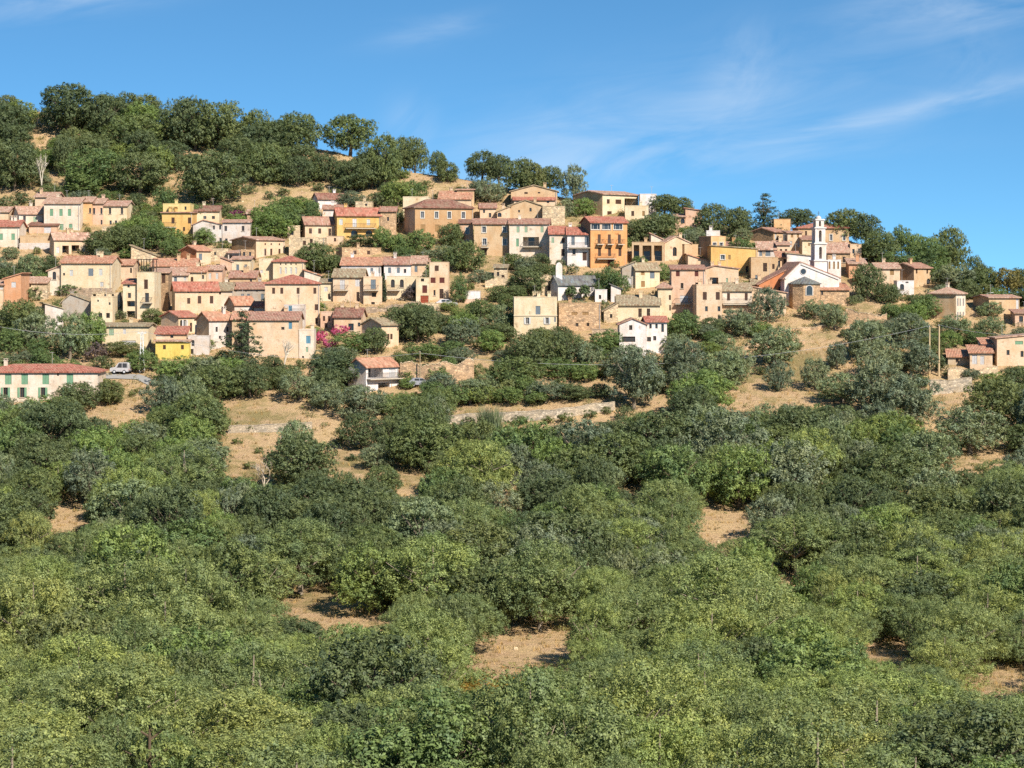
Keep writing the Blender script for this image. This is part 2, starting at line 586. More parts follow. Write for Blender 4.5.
def house(label, ref, x0, x1, ye, yb, roof='g', rise=8, wall='cream', rcol='salmon', wins='', side=0, th=None, dp=7.5,
          balcs=(), sidewall=None, name='house', cat='house', chim=None, pk=0.5, band=None, dy=0.0, lowwall=None):
    d = D(yb) + dy
    s = d / F
    if th is None: th = 28 if side else random.uniform(-2.5, 2.5)
    t = R(th)
    if side: dp = max(3.0, side * s / math.sin(abs(t)))
    W = (x1 - x0) * s / math.cos(t)
    H = (yb - ye) * s
    rs = rise * s
    bx = (x0 - 512) * s
    root = empty(name, (bx, d, d * (YH - yb) / D(yb) * D(yb) / F if False else d * (YH - yb) / F), t)
    tag(root, label, cat)
    wm = wall_mat(wall)
    X = lambda px: max(0.12, min(W - 0.12, (px - x0) * s / math.cos(t)))
    Z = lambda py: (yb - py) * s
    holes = []; specs = []
    for kind, cx, y0, y1, w in parse_wins(wins):
        a, b = X(cx - w / 2), X(cx + w / 2)
        c, e = Z(y1), min(Z(y0), H - 0.12)
        if b - a < 0.2 or e - c < 0.2: continue
        clash = any(a < h[1] + .05 and b > h[0] - .05 and c < h[3] + .05 and e > h[2] - .05 for h in holes)
        if clash: continue
        holes.append((a, b, c, e)); specs.append((kind, a, b, c, e))
    m = MB()
    wall_grid(m, W, -FOUND, H, holes)
    back_h = H
    sm = MB() if sidewall else m
    rear = rs
    if roof == 'f':
        m.poly([(0, 0, H), (W, 0, H), (W * pk, 0, H + rs)])
        m.poly([(0, dp, H), (W, dp, H), (W * pk, dp, H + rs)])
    if roof == 'sl':
        m.poly([(0, 0, H), (W, 0, H), (0, 0, H + rs)]); m.poly([(0, dp, H), (W, dp, H), (0, dp, H + rs)])
    if roof == 'sr':
        m.poly([(0, 0, H), (W, 0, H), (W, 0, H + rs)]); m.poly([(0, dp, H), (W, dp, H), (W, dp, H + rs)])
    # sides
    for xx, mm in ((0, sm), (W, m)):
        top = [(xx, dp, H), (xx, 0, H)]
        if roof == 'g': top = [(xx, dp, H), (xx, dp / 2, H + rs), (xx, 0, H)]
        if roof == 's': top = [(xx, dp, H + rs), (xx, 0, H)]
        if roof == 'sl' and xx == 0: top = [(xx, dp, H + rs), (xx, 0, H + rs)]
        if roof == 'sr' and xx == W: top = [(xx, dp, H + rs), (xx, 0, H + rs)]
        mm.poly([(xx, 0, -FOUND), (xx, dp, -FOUND)] + top)
    bh = H + (rs if roof == 's' else 0)
    m.poly([(0, dp, -FOUND), (W, dp, -FOUND), (W, dp, bh), (0, dp, bh)])
    if roof == 't':
        m.poly([(0, 0, H - 0.35), (W, 0, H - 0.35), (W, dp, H - 0.35), (0, dp, H - 0.35)])
    m.build('wall', wm, root)
    if sidewall:  # several side walls get a darker colour that paints in their shade
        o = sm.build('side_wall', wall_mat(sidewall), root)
    if band is not None:
        bm_ = MB(); zb = Z(band)
        bm_.box(-0.05, W + 0.05, -0.12, -0.003, zb, zb + 0.22)
        bm_.build('ledge', plain('ledge', 0.5, 0.40, 0.27, 0.9), root)
    if lowwall is not None:
        lm = MB(); zb = Z(lowwall[0])
        lh = [h for h in holes if h[2] < zb]
        lm.box(-0.08, W + 0.08, -0.25, -0.004, -FOUND, zb)
        if not lh: lm.build('base_course', wall_mat(lowwall[1]), root)
    # roof
    rm = MB(); ov = 0.38; e = 0.19
    if rs < 0.05: rs = 0.05
    if roof == 'g':
        k = rs / (dp / 2)
        zo = H - ov * k
        for sy in (0, 1):
            ya = -ov if sy == 0 else dp + ov
            rm.slab([(-0.3, ya, zo + e + 0.02), (W + 0.3, ya, zo + e + 0.02), (W + 0.3, dp / 2, H + rs + e + 0.02), (-0.3, dp / 2, H + rs + e + 0.02)], e)
        rm.box(-0.3, W + 0.3, dp / 2 - 0.12, dp / 2 + 0.12, H + rs + 0.12, H + rs + 0.26)
    elif roof == 'h':
        i = min(dp / 2, W / 2 - 0.2)
        k = rs / (dp / 2); zo = H - ov * k + 0.02
        A, B, C, E = (-ov, -ov, zo), (W + ov, -ov, zo), (W + ov, dp + ov, zo), (-ov, dp + ov, zo)
        p, q = (i, dp / 2, H + rs + 0.02), (W - i, dp / 2, H + rs + 0.02)
        up = lambda L: [(a, b, c + e) for a, b, c in L]
        for L in ([A, B, q, p], [B, C, q], [C, E, p, q], [E, A, p]): rm.slab(up(L), e)
    elif roof == 's':
        k = rs / dp
        rm.slab([(-0.3, -ov, H - ov * k + e + 0.02), (W + 0.3, -ov, H - ov * k + e + 0.02), (W + 0.3, dp + ov, H + rs + ov * k + e + 0.02), (-0.3, dp + ov, H + rs + ov * k + e + 0.02)], e)
    elif roof == 'f':
        xp = W * pk
        for xe, dr in ((0, -1), (W, 1)):
            k = rs / max(0.1, abs(xe - xp))
            xo = xe + dr * ov; zo = H - ov * k
            rm.slab([(xo, -0.22, zo + e + 0.02), (xo, dp + 0.22, zo + e + 0.02), (xp, dp + 0.22, H + rs + e + 0.02), (xp, -0.22, H + rs + e + 0.02)], e)
    elif roof in ('sl', 'sr'):
        za, zb = (H + rs, H) if roof == 'sl' else (H, H + rs)
        k = (zb - za) / W
        rm.slab([(-ov, -0.22, za - ov * k + e + 0.02), (W + ov, -0.22, zb + ov * k + e + 0.02), (W + ov, dp + 0.22, zb + ov * k + e + 0.02), (-ov, dp + 0.22, za - ov * k + e + 0.02)], e)
    elif roof == 't':
        w_ = 0.22
        for (a, b, c, g) in ((-0.04, W + 0.04, -0.04, w_), (-0.04, W + 0.04, dp - w_, dp + 0.04), (-0.04, w_, w_, dp - w_), (W - w_, W + 0.04, w_, dp - w_)):
            rm.box(a, b, c, g, H + 0.005, H + 0.12)
    if roof == 't':
        ro = rm.build('coping', wall_mat(wall), root)
    else:
        ax = 'y' if roof in ('f', 'sl', 'sr') else 'x'
        ro = rm.build('roof', tiles(RCOL[rcol], ax), root)
    if chim is None: chim = random.choice((0, 0, 1)) if roof == 't' else random.choice((1, 1, 2, 2)) if W > 5 else random.choice((0, 0, 1))
    for _ in range(chim):
        cx = random.uniform(0.15, 0.85) * W; cy = dp * random.uniform(0.3, 0.7)
        ztop = H + (rs if roof in ('g', 'h', 's') else rs * 0.8) + 0.75
        c = MB()
        c.box(cx - 0.3, cx + 0.3, cy - 0.25, cy + 0.25, H - 0.1, ztop)
        c.box(cx - 0.38, cx + 0.38, cy - 0.33, cy + 0.33, ztop, ztop + 0.1)
        for dx in (-0.28, 0.2): c.box(cx + dx, cx + dx + 0.08, cy - 0.25, cy + 0.25, ztop + 0.1, ztop + 0.3)
        c.box(cx - 0.38, cx + 0.38, cy - 0.33, cy + 0.33, ztop + 0.3, ztop + 0.36)
        c.build('chimney', wm, ro)
    if random.random() < 0.45:
        ax = random.uniform(0.2, 0.8) * W; zt = H + max(rs, 0.2) + random.uniform(1.4, 2.2)
        am = MB(); am.tube((ax, dp * 0.5, H - 0.1), (ax, dp * 0.5, zt), 0.03, 0.025, 5)
        for q in range(4): am.box(ax - 0.4 + 0.06 * q, ax + 0.4 - 0.06 * q, dp * 0.5 - 0.3 + 0.2 * q, dp * 0.5 - 0.28 + 0.2 * q, zt - 0.1, zt - 0.08)
        am.build('aerial', plain('zinc', 0.35, 0.33, 0.31, 0.6), ro)
    for (kind, a, b, c, g) in specs: add_window(root, kind, a, b, c, g, wm)
    for (bx0, bx1, by) in balcs:
        a, b, z = (bx0 - x0) * s / math.cos(t), (bx1 - x0) * s / math.cos(t), Z(by)
        bb = MB(); bb.box(a, b, -1.0, -0.004, z - 0.16, z)
        for xx in (a + 0.2, b - 0.35): bb.box(xx, xx + 0.15, -0.6, -0.004, z - 0.45, z - 0.162)
        bo = bb.build('balcony', plain('balcony_slab', 0.40, 0.34, 0.26, 0.9), root)
        rl = MB()
        rl.box(a, b, -0.98, -0.93, z + 0.92, z + 0.97)
        for xx in (a, b - 0.05): rl.box(xx, xx + 0.05, -0.928, -0.01, z + 0.92, z + 0.97)
        n = max(3, int((b - a) / 0.16))
        for i in range(n + 1):
            xx = a + (b - a - 0.03) * i / n
            rl.box(xx, xx + 0.03, -0.97, -0.94, z, z + 0.918)
        rl.build('railing', plain('iron', 0.05, 0.045, 0.04, 0.6), bo)
    # drainpipe at one corner of the larger fronts
    if W > 6 and random.random() < 0.5:
        pm = MB(); pm.tube((W - 0.25, -0.09, 0), (W - 0.25, -0.09, H - 0.1), 0.05, 0.05, 6)
        pm.build('drainpipe', plain('zinc', 0.35, 0.33, 0.31, 0.6), root)
    HOUSES.append((ref, x0 - side, x1, ye - rise, yb))
    return root, W, H, dp, s
# ------------------------------------------------------------------ the village, house by house (pixel columns and rows read from the photograph)
h = house
# -- upper left rows
h('long pale house with six green shutters in two rows, uppermost at left', 'the long green-shuttered upper house', 44, 80, 203.5, 233, 'g', 6, 'pale', 'salmon',
  'green 51.5,61,69.5 209-216 3.4; green 61.7,70.7 224-230 3.6', dp=9, chim=1)
h('ochre house wedged between the long green-shuttered house and its pink neighbour', 'the wedged ochre house', 80.3, 92, 202, 228, 'g', 5, 'ochre', 'salmon', 'dark 90 208-213 2', dp=8)
h('narrow pink house front with two small windows stacked on its right', 'the narrow pink house', 92.3, 103, 203.5, 227, 'g', 5, 'pink', 'salmon', 'dark 101.5,94 208-214 2.2; dark 101.7 220-226 2', dp=8, chim=1)
h('pale yellow house at the right end of the upper left row, five dark windows', 'the row-end pale yellow house', 103.3, 127, 206, 226.5, 'g', 5, 'butter', 'pinkroof',
  'dark 110,122 208-214 2.4; dark 110.6,116,123 220.5-226 2.2', dp=8, chim=0)
h('cream house with three windows one floor below the long green-shuttered house', 'the cream house below the shuttered row', 19, 44, 213.6, 231, 'g', 7, 'pale', 'salmon',
  'dark 24,42 216-221 2.4; pgreen 33.6 216.5-222 3.2', side=11, th=25)
h('white house with two green shutters cut by the left picture edge, red roof', 'the white house at the left edge', -14, 19, 226.5, 248, 'g', 6, 'pale', 'red', 'green 1,13 233.5-240 3.6', dp=8)
h('salmon house behind the white left edge house', 'the salmon house at the left edge', -12, 8.5, 212, 226, 'g', 5, 'salmon', 'salmon', '', dp=7)
h('low pink house with one wide white shutter and a red shed roof', 'the white-shuttered pink house', 29, 57, 225.5, 236, 's', 3.5, 'pink', 'brown', 'white 47.5 227-234 7', dp=5, chim=0)
h('tan and white terrace building under the low pink house', 'the tan terrace building', 20, 50, 236, 249, 't', 0, 'tan', 'salmon', '', dp=5, lowwall=(243, 'offwhite'))
h('house with an open pillared porch in dark shade beneath a salmon roof', 'the porch house', 54, 91, 239, 257, 'g', 6, 'salmon', 'salmon', 'white 57.5 247-253 2.6; loggia 64.5 245.5-254.5 6; loggia 73.5 245-254.5 7', dp=7, side=5)
h('big rain-streaked cream house with red roof and four pale shuttered windows', 'the big streaked cream house', 61, 112, 263, 299, 'g', 6.5, 'butter', 'orange',
  'pale 71.4 270-276 3.4; grey 91 268.5-276 5; pale 101 269-275.5 3.4; pale 102 282-286.5 3.4; dark 64 273-275.5 2', dp=9, lowwall=(288, 's:greystone'))
h('cream shed-roofed annex with one dark arch left of the big streaked house', 'the arched annex', 48, 61, 271, 298, 'sr', 5, 'pale', 'salmon', 'arch 54.3 271.5-279.5 3.6', dp=8, chim=0)
h('cream house with plain front and orange roof right of the big streaked house', 'the plain orange-roofed house', 112.3, 133, 265, 283, 'g', 5, 'salmon', 'orange', 'dark 131 268-273 2', dp=7)
h('roofless tan rubble gable wall of a ruin above the old roofs', 'the rubble ruin', 131, 157, 256, 263, 'sl', 10, 's:palestone', 'tanroof', '', dp=4, chim=0, name='stone_ruin', cat='ruin')
r_ = h('tall cream tower house with dark roof terrace, tall windows and one balcony', 'the tall cream tower house', 137, 154.5, 272.5, 323, 't', 0, 'butter', 'red',
  'brown 146 279.5-289 3.8; dark 147 293-302 4', dp=7, balcs=[(143.5, 152.5, 302.5)])
h('low cream wing with red roof joined to the tall cream tower house', 'the low red-roofed wing', 123, 137, 284, 322, 's', 4.5, 'butter', 'red', 'dark 128.5 284.7-287.5 2.2; dark 129.4 293-298 3; loggia 131 301-306.5 8; loggia 131 311-320 8', dp=6, chim=0)
h('orange lean-to house at left edge with one white window', 'the orange lean-to house', 4, 21, 279, 312, 'sr', 5, 'apricot', 'orange', 'white 13.7 282-287.5 4.6', dp=7, chim=0)
h('cream house front at the very left edge below the orange lean-to', 'the cream edge house', -14, 3.6, 285, 312, 'g', 4, 'salmon', 'salmon', 'white 1.5 287-289.5 3', dp=7)
h('low stone house with salmon roof beside the orange lean-to', 'the low stone house', 22, 47, 283, 302, 'g', 5.5, 's:palestone', 'salmon', 'dark 34 290-296 4; dark 30 284.7-287 2', dp=7)
h('tan and white house with brown side wall above the left trees', 'the brown-sided house', 45, 62, 309, 336, 'sl', 5, 'offwhite', 'tanroof', 'dark 48 308-310.5 2.6', dp=6, side=4, th=22, sidewall='brown', chim=0)
h('grey plastered gable house with pale tiled roof in the left quarter', 'the grey gable house', 62, 91, 302, 324, 'f', 7.5, 'grey', 'tanroof', '', dp=8, pk=0.3, chim=1)
h('cream cube house with two square dark windows and small vents', 'the two-window cream cube', 91, 112.5, 297, 329, 't', 0, 'butter', 'red', 'dark 100.3,107.9 313-318 3.6; dark 98 299.8-301.8 1.6; dark 109.5 302.3-305 1.8', dp=7)
h('stone and salmon upper block behind the two-window cream cube', 'the salmon block', 92, 120, 293, 310, 't', 0, 's:palestone', 'red', 'dark 94.5 294-297.5 3; dark 105,113 294-297 2', dp=4)
h('low cream house with one green and one white shutter under the cream cube', 'the low cream house', 102, 148.5, 326.5, 347, 'g', 2.5, 'butter', 'tanroof', 'pgreen 111.4 329-335.5 5; white 124.6 329-334 3; whitedoor 129 340.5-345 14', dp=7, chim=1)
h('long stone farmhouse with large closed green shutters and red roof at lower left', 'the long green-shuttered farmhouse', -22, 97, 372.5, 402, 'h', 6.5, 'pale', 'red',
  'green 8,24.3,45.2,69.3 374-384.5 6.6; dark 57.5 372.6-376 2; open_green 5.3,21.8,42.5,66 387.5-397.5 4.4', dp=10, chim=1, th=2)
# -- yellow group
h('bright orange-yellow house with brown windows and a small balcony', 'the orange-yellow house', 162, 192.5, 213, 239, 's', 1.6, 'gold', 'dull',
  'brown 173,189.5 217.5-223.5 3.2; brown 184 227-231 2.2; door 178 229-237.5 2.6', dp=8, balcs=[(163.5, 176.5, 227)])
h('light yellow upper storey set back on the orange-yellow house', 'the light yellow upper storey', 163, 190.5, 204, 234, 't', 0, 'lemon', 'red', 'brown 170.5 207.3-212.5 4; dark 185.6 206.5-210 2', dp=5)
h('pale yellow house with brown roof right of the orange-yellow house', 'the pale yellow house', 192.8, 219, 211, 229, 'g', 5, 'butter', 'brown', 'dark 204.8,213.3 216-219 3', dp=7, chim=1)
h('whitish grey long house with a low gable and seven small windows', 'the whitish grey long house', 193, 222, 225, 244, 'f', 4.5, 'offwhite', 'dull', 'dark 213.8,220 224.5-229.5 2; dark 220.5 238-243.5 2.4', dp=10, pk=0.35, chim=0)
h('grey white wing with two windows right of the low gable house', 'the grey white wing', 222.3, 250, 222.5, 244, 'g', 2.5, 'offwhite', 'pinkroof', 'dark 225.7,243 226-231 2.6; dark 226.3 238.5-243 2.4', dp=7, chim=0)
h('long cream house with tall narrow windows and big brown gable end in front', 'the brown-gabled long house', 256, 282.5, 240, 259, 'g', 3, 'salmon', 'pinkroof',
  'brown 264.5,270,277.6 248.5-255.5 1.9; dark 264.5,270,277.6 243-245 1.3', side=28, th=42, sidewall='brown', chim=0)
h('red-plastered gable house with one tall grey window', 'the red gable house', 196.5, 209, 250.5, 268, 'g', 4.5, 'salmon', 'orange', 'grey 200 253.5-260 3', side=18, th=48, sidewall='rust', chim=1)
h('tan rubble walled house with flat top beside the red gable house', 'the flat rubble house', 210, 228, 249, 262, 't', 0, 's:palestone', 'red', 'dark 215 252-255 2', dp=5)
h('small white terrace house under a pale canopy roof', 'the small white terrace house', 228, 241, 253, 263, 's', 2, 'offwhite', 'pinkroof', 'loggia 234 254.5-259 10', dp=5, chim=0)
h('old stone house front with dark openings right of the white terrace house', 'the old dark-windowed stone house', 241, 254, 250, 264, 't', 0, 's:stone', 'red', 'dark 244,250 252-257 2.2', dp=5)
h('long low house under a stretched salmon roof below the rubble ruin', 'the long salmon roof', 152, 196, 266, 279, 'g', 7, 'tan', 'orange', 'brown 182,190 268-273 2.4', dp=8, chim=2)
h('white and cream house with two windows behind old stone pilasters', 'the house behind pilasters', 168.5, 188, 275, 292, 'g', 7, 'pale', 'salmon', 'grey 175.5 277-283 3; pale 185 277-280.5 2.6', dp=8)
h('brown stone pilaster wall, shade in its colour, of an old house in the left village', 'the brown pilaster wall', 153.5, 168.3, 273, 312, 's', 4, 's:umber', 'salmon', 'brown 157,163.5 274-283 3.4', dp=6, chim=0)  # umber stone carries the shade of the pilasters as colour
h('narrow cream house with one brown window in the roof maze', 'the narrow cream house', 188.3, 206, 272, 291, 'g', 4.5, 'butter', 'orange', 'brown 192 277-283 2.6; dark 203 275-279 2', dp=6)
h('pinkish house beside the narrow cream house with pale shutters', 'the pinkish shuttered house', 206.3, 222, 270, 288, 'g', 4, 'pink', 'salmon', 'pale 210,217 273-279 2.6', dp=6)
h('cream house with two grey-green windows above the brown tiled shed', 'the grey-green windowed house', 232, 250.5, 259.5, 276, 'g', 2.5, 'butter', 'pinkroof', 'grey 237.7,245.8 264.5-270.5 2.8', dp=6)
h('pink walled house with a slanting roof left of the grey-green windowed house', 'the slant-roofed pink house', 220, 232, 262, 276, 'sl', 4.5, 'pink', 'salmon', 'dark 224 266-270 2', dp=6, chim=0)
h('brown roofed low shed in the middle of the old roofs', 'the brown tiled shed', 229.5, 256, 277.5, 289, 'g', 6, 'tan', 'dull', 'dark 251 279-282 2', dp=6)
h('tall cream house with four slim windows and four vents under its eave', 'the slim-windowed house', 273, 304, 261.5, 283, 'h', 5, 'butter', 'red', 'pale 280.6,285.8,291,296 267.5-273.7 2; dark 280.6,285.8,291,296 263.5-265 1.3', dp=9, chim=0)
h('plain cream block left of the slim-windowed house', 'the plain cream block', 259, 272.7, 259, 281, 't', 0, 'butter', 'red', 'white 261.5 270-273 2.4', dp=6)
h('small orange-roofed house tucked right of the slim-windowed house', 'the small tucked house', 304.3, 321, 276, 287, 'sl', 5.5, 'pale', 'orange', '', dp=6, chim=0)
h('large cream house under the broadest red roof with three brown windows in a row', 'the house with three brown windows', 175, 217, 290.3, 318, 'g', 7.5, 'salmon', 'red',
  'brown 188.2 298-303.8 3; brown 198.6,210.3 296-303.6 3.4; dark 188,199,210 291.5-293 1.5', side=6, th=16, sidewall='grey', chim=0)  # grey side wall has its shade painted into the colour
h('white-washed house front under a weathered brown roof beside the three brown windows', 'the whitewashed front', 217.3, 232, 290.5, 312, 'g', 7, 'pale', 'tanroof', 'dark 220 292-294.5 2', dp=8)
h('grey-green plastered house with three shuttered windows and salmon roof', 'the grey-green plastered house', 232.3, 265, 289, 306, 'g', 6, 'grey', 'dull', 'grey 242.5,248.5,262.4 293.8-300 2.8; dark 236,246,257 290.4-291.8 1.3', dp=8)
h('big peach house with broad red roof and windows on three floors', 'the big peach house', 265, 319.5, 283.5, 330, 'h', 8, 'salmon', 'red',
  'brown 273.5,281.6,297.8,314.5 287.7-293.8 2.9; dark 272,287,302,316 284-285.2 1.2; brown 316 304.3-310.3 3.4; brown 316.2 318-324 2.6', dp=11, th=5, chim=0)
h('small white house with grey side wall and orange roof between larger roofs', 'the small grey-sided house', 234.5, 253.3, 304.3, 316, 'g', 7, 'offwhite', 'orange', '', side=10, th=35, sidewall='grey', chim=0)
h('small white-fronted house with red roof left of the blue-doored balcony', 'the small red-roofed house', 254, 273, 307, 318, 'g', 4.5, 'offwhite', 'red', 'dark 268 308.5-312 2.6', dp=5)
h('white terrace house with a blue door and a balcony against the big peach house', 'the blue-doored terrace house', 284, 304, 305, 333, 't', 0, 'offwhite', 'red', 'blue 290.3 304.5-311 3.4', dp=5, balcs=[(291, 304, 314)])
h('long tan house with salmon roof and one sky-blue shutter', 'the long tan house', 249, 298.5, 320, 360, 'g', 7, 'salmon', 'dull', 'blue 290.3 322.2-329 3.4; dark 282.8 327-329.8 3.2; dark 258 341-345 2.4', dp=9, chim=2)
h('salmon-roofed low bay at the left end of the long tan house', 'the salmon-roofed bay', 232, 248.7, 319.5, 352, 'g', 7, 'tan', 'orange', 'dark 240 325-329 2.4', dp=8)
h('cream end house with a turquoise shutter beside the pink oleander', 'the turquoise-shuttered house', 299, 314, 330, 360, 't', 0, 'pale', 'red', 'blue 308.3 335.8-343.5 4.4; pgreen 307 347-352 2.4; dark 303 356-358.5 2', dp=7)
h('white walled shed below the sky-blue shutter of the long tan house', 'the white walled shed', 288, 299, 335, 349, 't', 0, 'white', 'red', '', dp=3, dy=-3, name='shed', cat='shed')
h('greyish white tall house with orange roof right of the tan gable house', 'the greyish white tall house', 209, 232, 320, 352, 'g', 7, 'offwhite', 'orange', 'dark 216,226 327-332 2; dark 219 336-339 2', side=15, th=38, sidewall='tan', chim=1)
h('tan gable house with white-shuttered window and small door', 'the tan gable house', 178.5, 194, 317, 337, 'g', 5, 'butter', 'red', 'open_white 184 320-326.5 2.4; arch 181 320-326 2.2; brown 189.5 323-332 2', side=20, th=46, sidewall='salmon', chim=0)
h('lemon yellow lower house with orange upper storey and bright red roof', 'the lemon yellow house', 155.5, 189, 341.5, 359, 's', 2, 'yellow', 'salmon', 'brown 164.4,182.5 345-349.3 2.9', dp=4, side=0, chim=0)
h('orange-cream storey with red roof set back on the lemon yellow house', 'the orange-cream storey', 155.8, 186, 334, 357, 's', 6, 'salmon', 'red', 'dark 171.7 335-338 3', dp=5, chim=0)
h('white flat-roofed terrace block with two dark openings right of the lemon yellow house', 'the white terrace block', 188, 209, 336, 356, 't', 0, 'offwhite', 'red', 'arch 193 340-346 3; grey 202.5 329-334 4; dark 192 349-354 3', dp=6)
h('white balcony house with grey-blue doors above the white terrace block', 'the white balcony house', 195, 209, 325, 350, 't', 0, 'offwhite', 'red', 'dark 202.7 326-334 4', dp=4, dy=4, balcs=[(197, 208.5, 334.5)])
# -- middle
h('white house with brown roof highest in the middle slope', 'the high white house', 318, 347.5, 198.5, 209, 'g', 5, 'white', 'brown', '', dp=7, side=2)
h('white lower wing with reddish roof under the high white house', 'the white lower wing', 323, 346, 209, 221, 'g', 3.5, 'white', 'dull', '', dp=4, chim=1)
h('small stone box house with flat roof behind the arcaded orange house', 'the small stone box', 355.5, 372, 202, 215, 't', 0, 's:palestone', 'red', 'dark 366 203.5-206 2', dp=5, chim=1)
h('orange house with two dark ground arches and pale shuttered doors', 'the arcaded orange house', 337, 380, 214.7, 240, 'g', 6.5, 'gold', 'red',
  'pale 341,368 219-225 3.4; white 354.3 218.5-227 4; arch 354,368.5 230-239.5 6.5', side=3.5, th=14, balcs=[(345, 375, 228)], chim=1)
h('brownish stone end bay with reddish roof right of the arcaded orange house', 'the brown stone bay', 380.3, 396, 211.5, 237, 'g', 4.5, 's:stone', 'dull', 'dark 388 217-221 2', dp=7)
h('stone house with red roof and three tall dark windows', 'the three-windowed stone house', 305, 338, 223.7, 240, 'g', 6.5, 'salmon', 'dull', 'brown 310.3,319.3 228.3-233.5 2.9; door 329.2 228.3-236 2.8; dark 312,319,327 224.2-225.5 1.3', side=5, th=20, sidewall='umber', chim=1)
h('lower stone storey with a brown door in front of the three-windowed stone house', 'the lower stone storey', 289, 325, 238, 254, 't', 0, 's:palestone', 'red', 'brown 304.5 240.8-245 3; door 311.3 239-246 2.8', dp=4, dy=-1)
h('small stone hut with flat roof left of the three-windowed stone house', 'the small stone hut', 287.5, 300, 226, 239, 't', 0, 's:palestone', 'red', 'dark 292 231-235 3', dp=4)
h('small annex with one window right of the lower stone storey', 'the one-window annex', 326.5, 343, 236.5, 245, 't', 0, 'salmon', 'red', 'brown 335 238-241.5 2.2', dp=4)
h('flat-roofed brownish stone box with two dark windows above the white terraced row', 'the flat stone box', 342, 380, 248, 262, 't', 0, 's:stone', 'red', 'brown 354.5,367.8 250.5-254.2 3', dp=6, side=2, chim=1)
h('white terraced house with two windows at the left end of the terraced row', 'the white left terrace house', 341, 381, 265, 281, 'g', 7, 'white', 'orange', 'dark 345,358 269-273; grey 371.8,380 268-273 2.8', dp=8, chim=1)
h('white terraced house with stone parapet at the right end of the terraced row', 'the white right terrace house', 384, 411, 264.5, 281, 'g', 7, 'white', 'dull', 'grey 389.5,398.3 267.5-273 3; dark 405 269-273 2.4', dp=8, chim=1)
h('stone-coloured end house with salmon roof at the right of the terraced row', 'the terrace end house', 411.3, 426, 263.5, 281, 'g', 7, 'salmon', 'salmon', 'grey 416 266-272 3', dp=8, chim=0)
h('cream lower house with two arched windows beneath the white right terrace house', 'the arched-window cream house', 386.5, 417, 276.5, 300, 't', 0, 'butter', 'red', 'arch 392.8,401.8 279.5-287.5 3.9', dp=5, balcs=[(388, 400, 290)])
h('peach house with brown roof and a white balcony door', 'the white balcony door house', 333, 363, 277, 304, 'g', 7.5, 'salmon', 'tanroof', 'white 342.3 280-289.5 5; white 357.5 279.5-286.5 4.6; door 358 292-301 3', dp=8, balcs=[(334.5, 348.5, 290)], chim=0)
h('narrow flat-topped peach house with a grey balcony door', 'the grey balcony door house', 363.4, 382, 277, 306, 't', 0, 'salmon', 'red', 'grey 373.2 279.5-289 5; dark 374 292.5-297 4.4; dark 373 302-304.5 3.6', dp=8, balcs=[(364.5, 378.5, 290)])
h('cream square tower house with brown-red shutters', 'the red-shuttered tower house', 429.5, 448.5, 262.5, 301, 't', 0, 'salmon', 'red', 'brown 436.7 265.5-271 4; redb 433,442 277.5-283 5; dark 434.5 290-295.5 2; door 441.5 289-298.5 4', dp=7)
h('lower cream wing with a red garage door beside the red-shuttered tower house', 'the garage wing', 416, 429.2, 278, 304, 't', 0, 'butter', 'red', 'redb 424.7 285.3-293 4.8; garage 425 295.5-303.5 9; dark 422.5 277.5-281.5', dp=5, side=0)
h('dark open loggia storey left of the red-shuttered tower house', 'the open loggia storey', 418, 429.2, 262, 285, 's', 3, 'salmon', 'salmon', 'loggia 424 264.5-271.5 8', dp=6, dy=4, chim=0)
h('long white shed wall among shrubs below the stone terrace', 'the long white shed', 465, 480, 291.5, 305, 't', 0, 'white', 'red', '', dp=3, lowwall=(299, 'pink'), name='shed', cat='shed')
h('peach house with brown roof beside the upper pink oleander', 'the oleander house', 334, 361, 317, 337, 'g', 8, 'salmon', 'brown', 'dark 351 323.5-330.5 5.5; dark 359.3 322.5-326.5 3', dp=7, th=-4, chim=2)
h('peach house with two brown shutter pairs below the oleander house', 'the peach house with brown shutters', 381.5, 398, 325, 349, 'g', 6, 'salmon', 'tanroof', 'brown 388 334-339.5 2.2; brown 391 334-339.5 2.2', side=21, th=40, sidewall='salmon', chim=0)
h('white villa with orange gable roof and a deep open balcony', 'the white balcony villa', 366, 397, 367, 394, 'g', 7.5, 'white', 'orange', 'loggia 375 368.5-378 14; white 391 370-378 6; loggia 383 383.5-391 11', side=19, th=45, sidewall='white', balcs=[(366.5, 399, 379)], name='villa', chim=0)
# -- brown building and terrace of facades
h('large ochre-brown mansion with framed windows under a low hipped roof', 'the ochre-brown mansion', 415, 473, 207.3, 242, 'h', 8, 'brown', 'brown',
  'wframe 422.3,436.3,449,463 211.5-218 3.2; ochre 422.8,437 224.5-231.5 4.6; ochre 450 224.5-231 4.6', side=12, th=20, sidewall='pink', chim=0)
h('pale yellow block behind the ochre-brown mansion', 'the pale yellow block', 403, 428.5, 197, 228, 't', 0, 'butter', 'red', '', dp=6)
h('house with two orange roof slopes rising behind the ochre-brown mansion', 'the orange-roofed rear house', 439, 471, 199, 215, 'g', 8, 'salmon', 'orange', '', dp=9, chim=2)
h('small tan tower block behind the orange roof slopes', 'the small tan tower block', 457, 474, 190, 210, 's', 1.5, 'tan', 'salmon', 'dark 468 195-198 2', dp=6, chim=0)
h('salmon house with red roof and one window right of the ochre-brown mansion', 'the one-windowed salmon house', 480, 496, 208, 222, 'g', 4.5, 'salmon', 'dull', 'dark 490 213-217.5 2.4; dark 484 209.5-213 2', dp=6, chim=0)
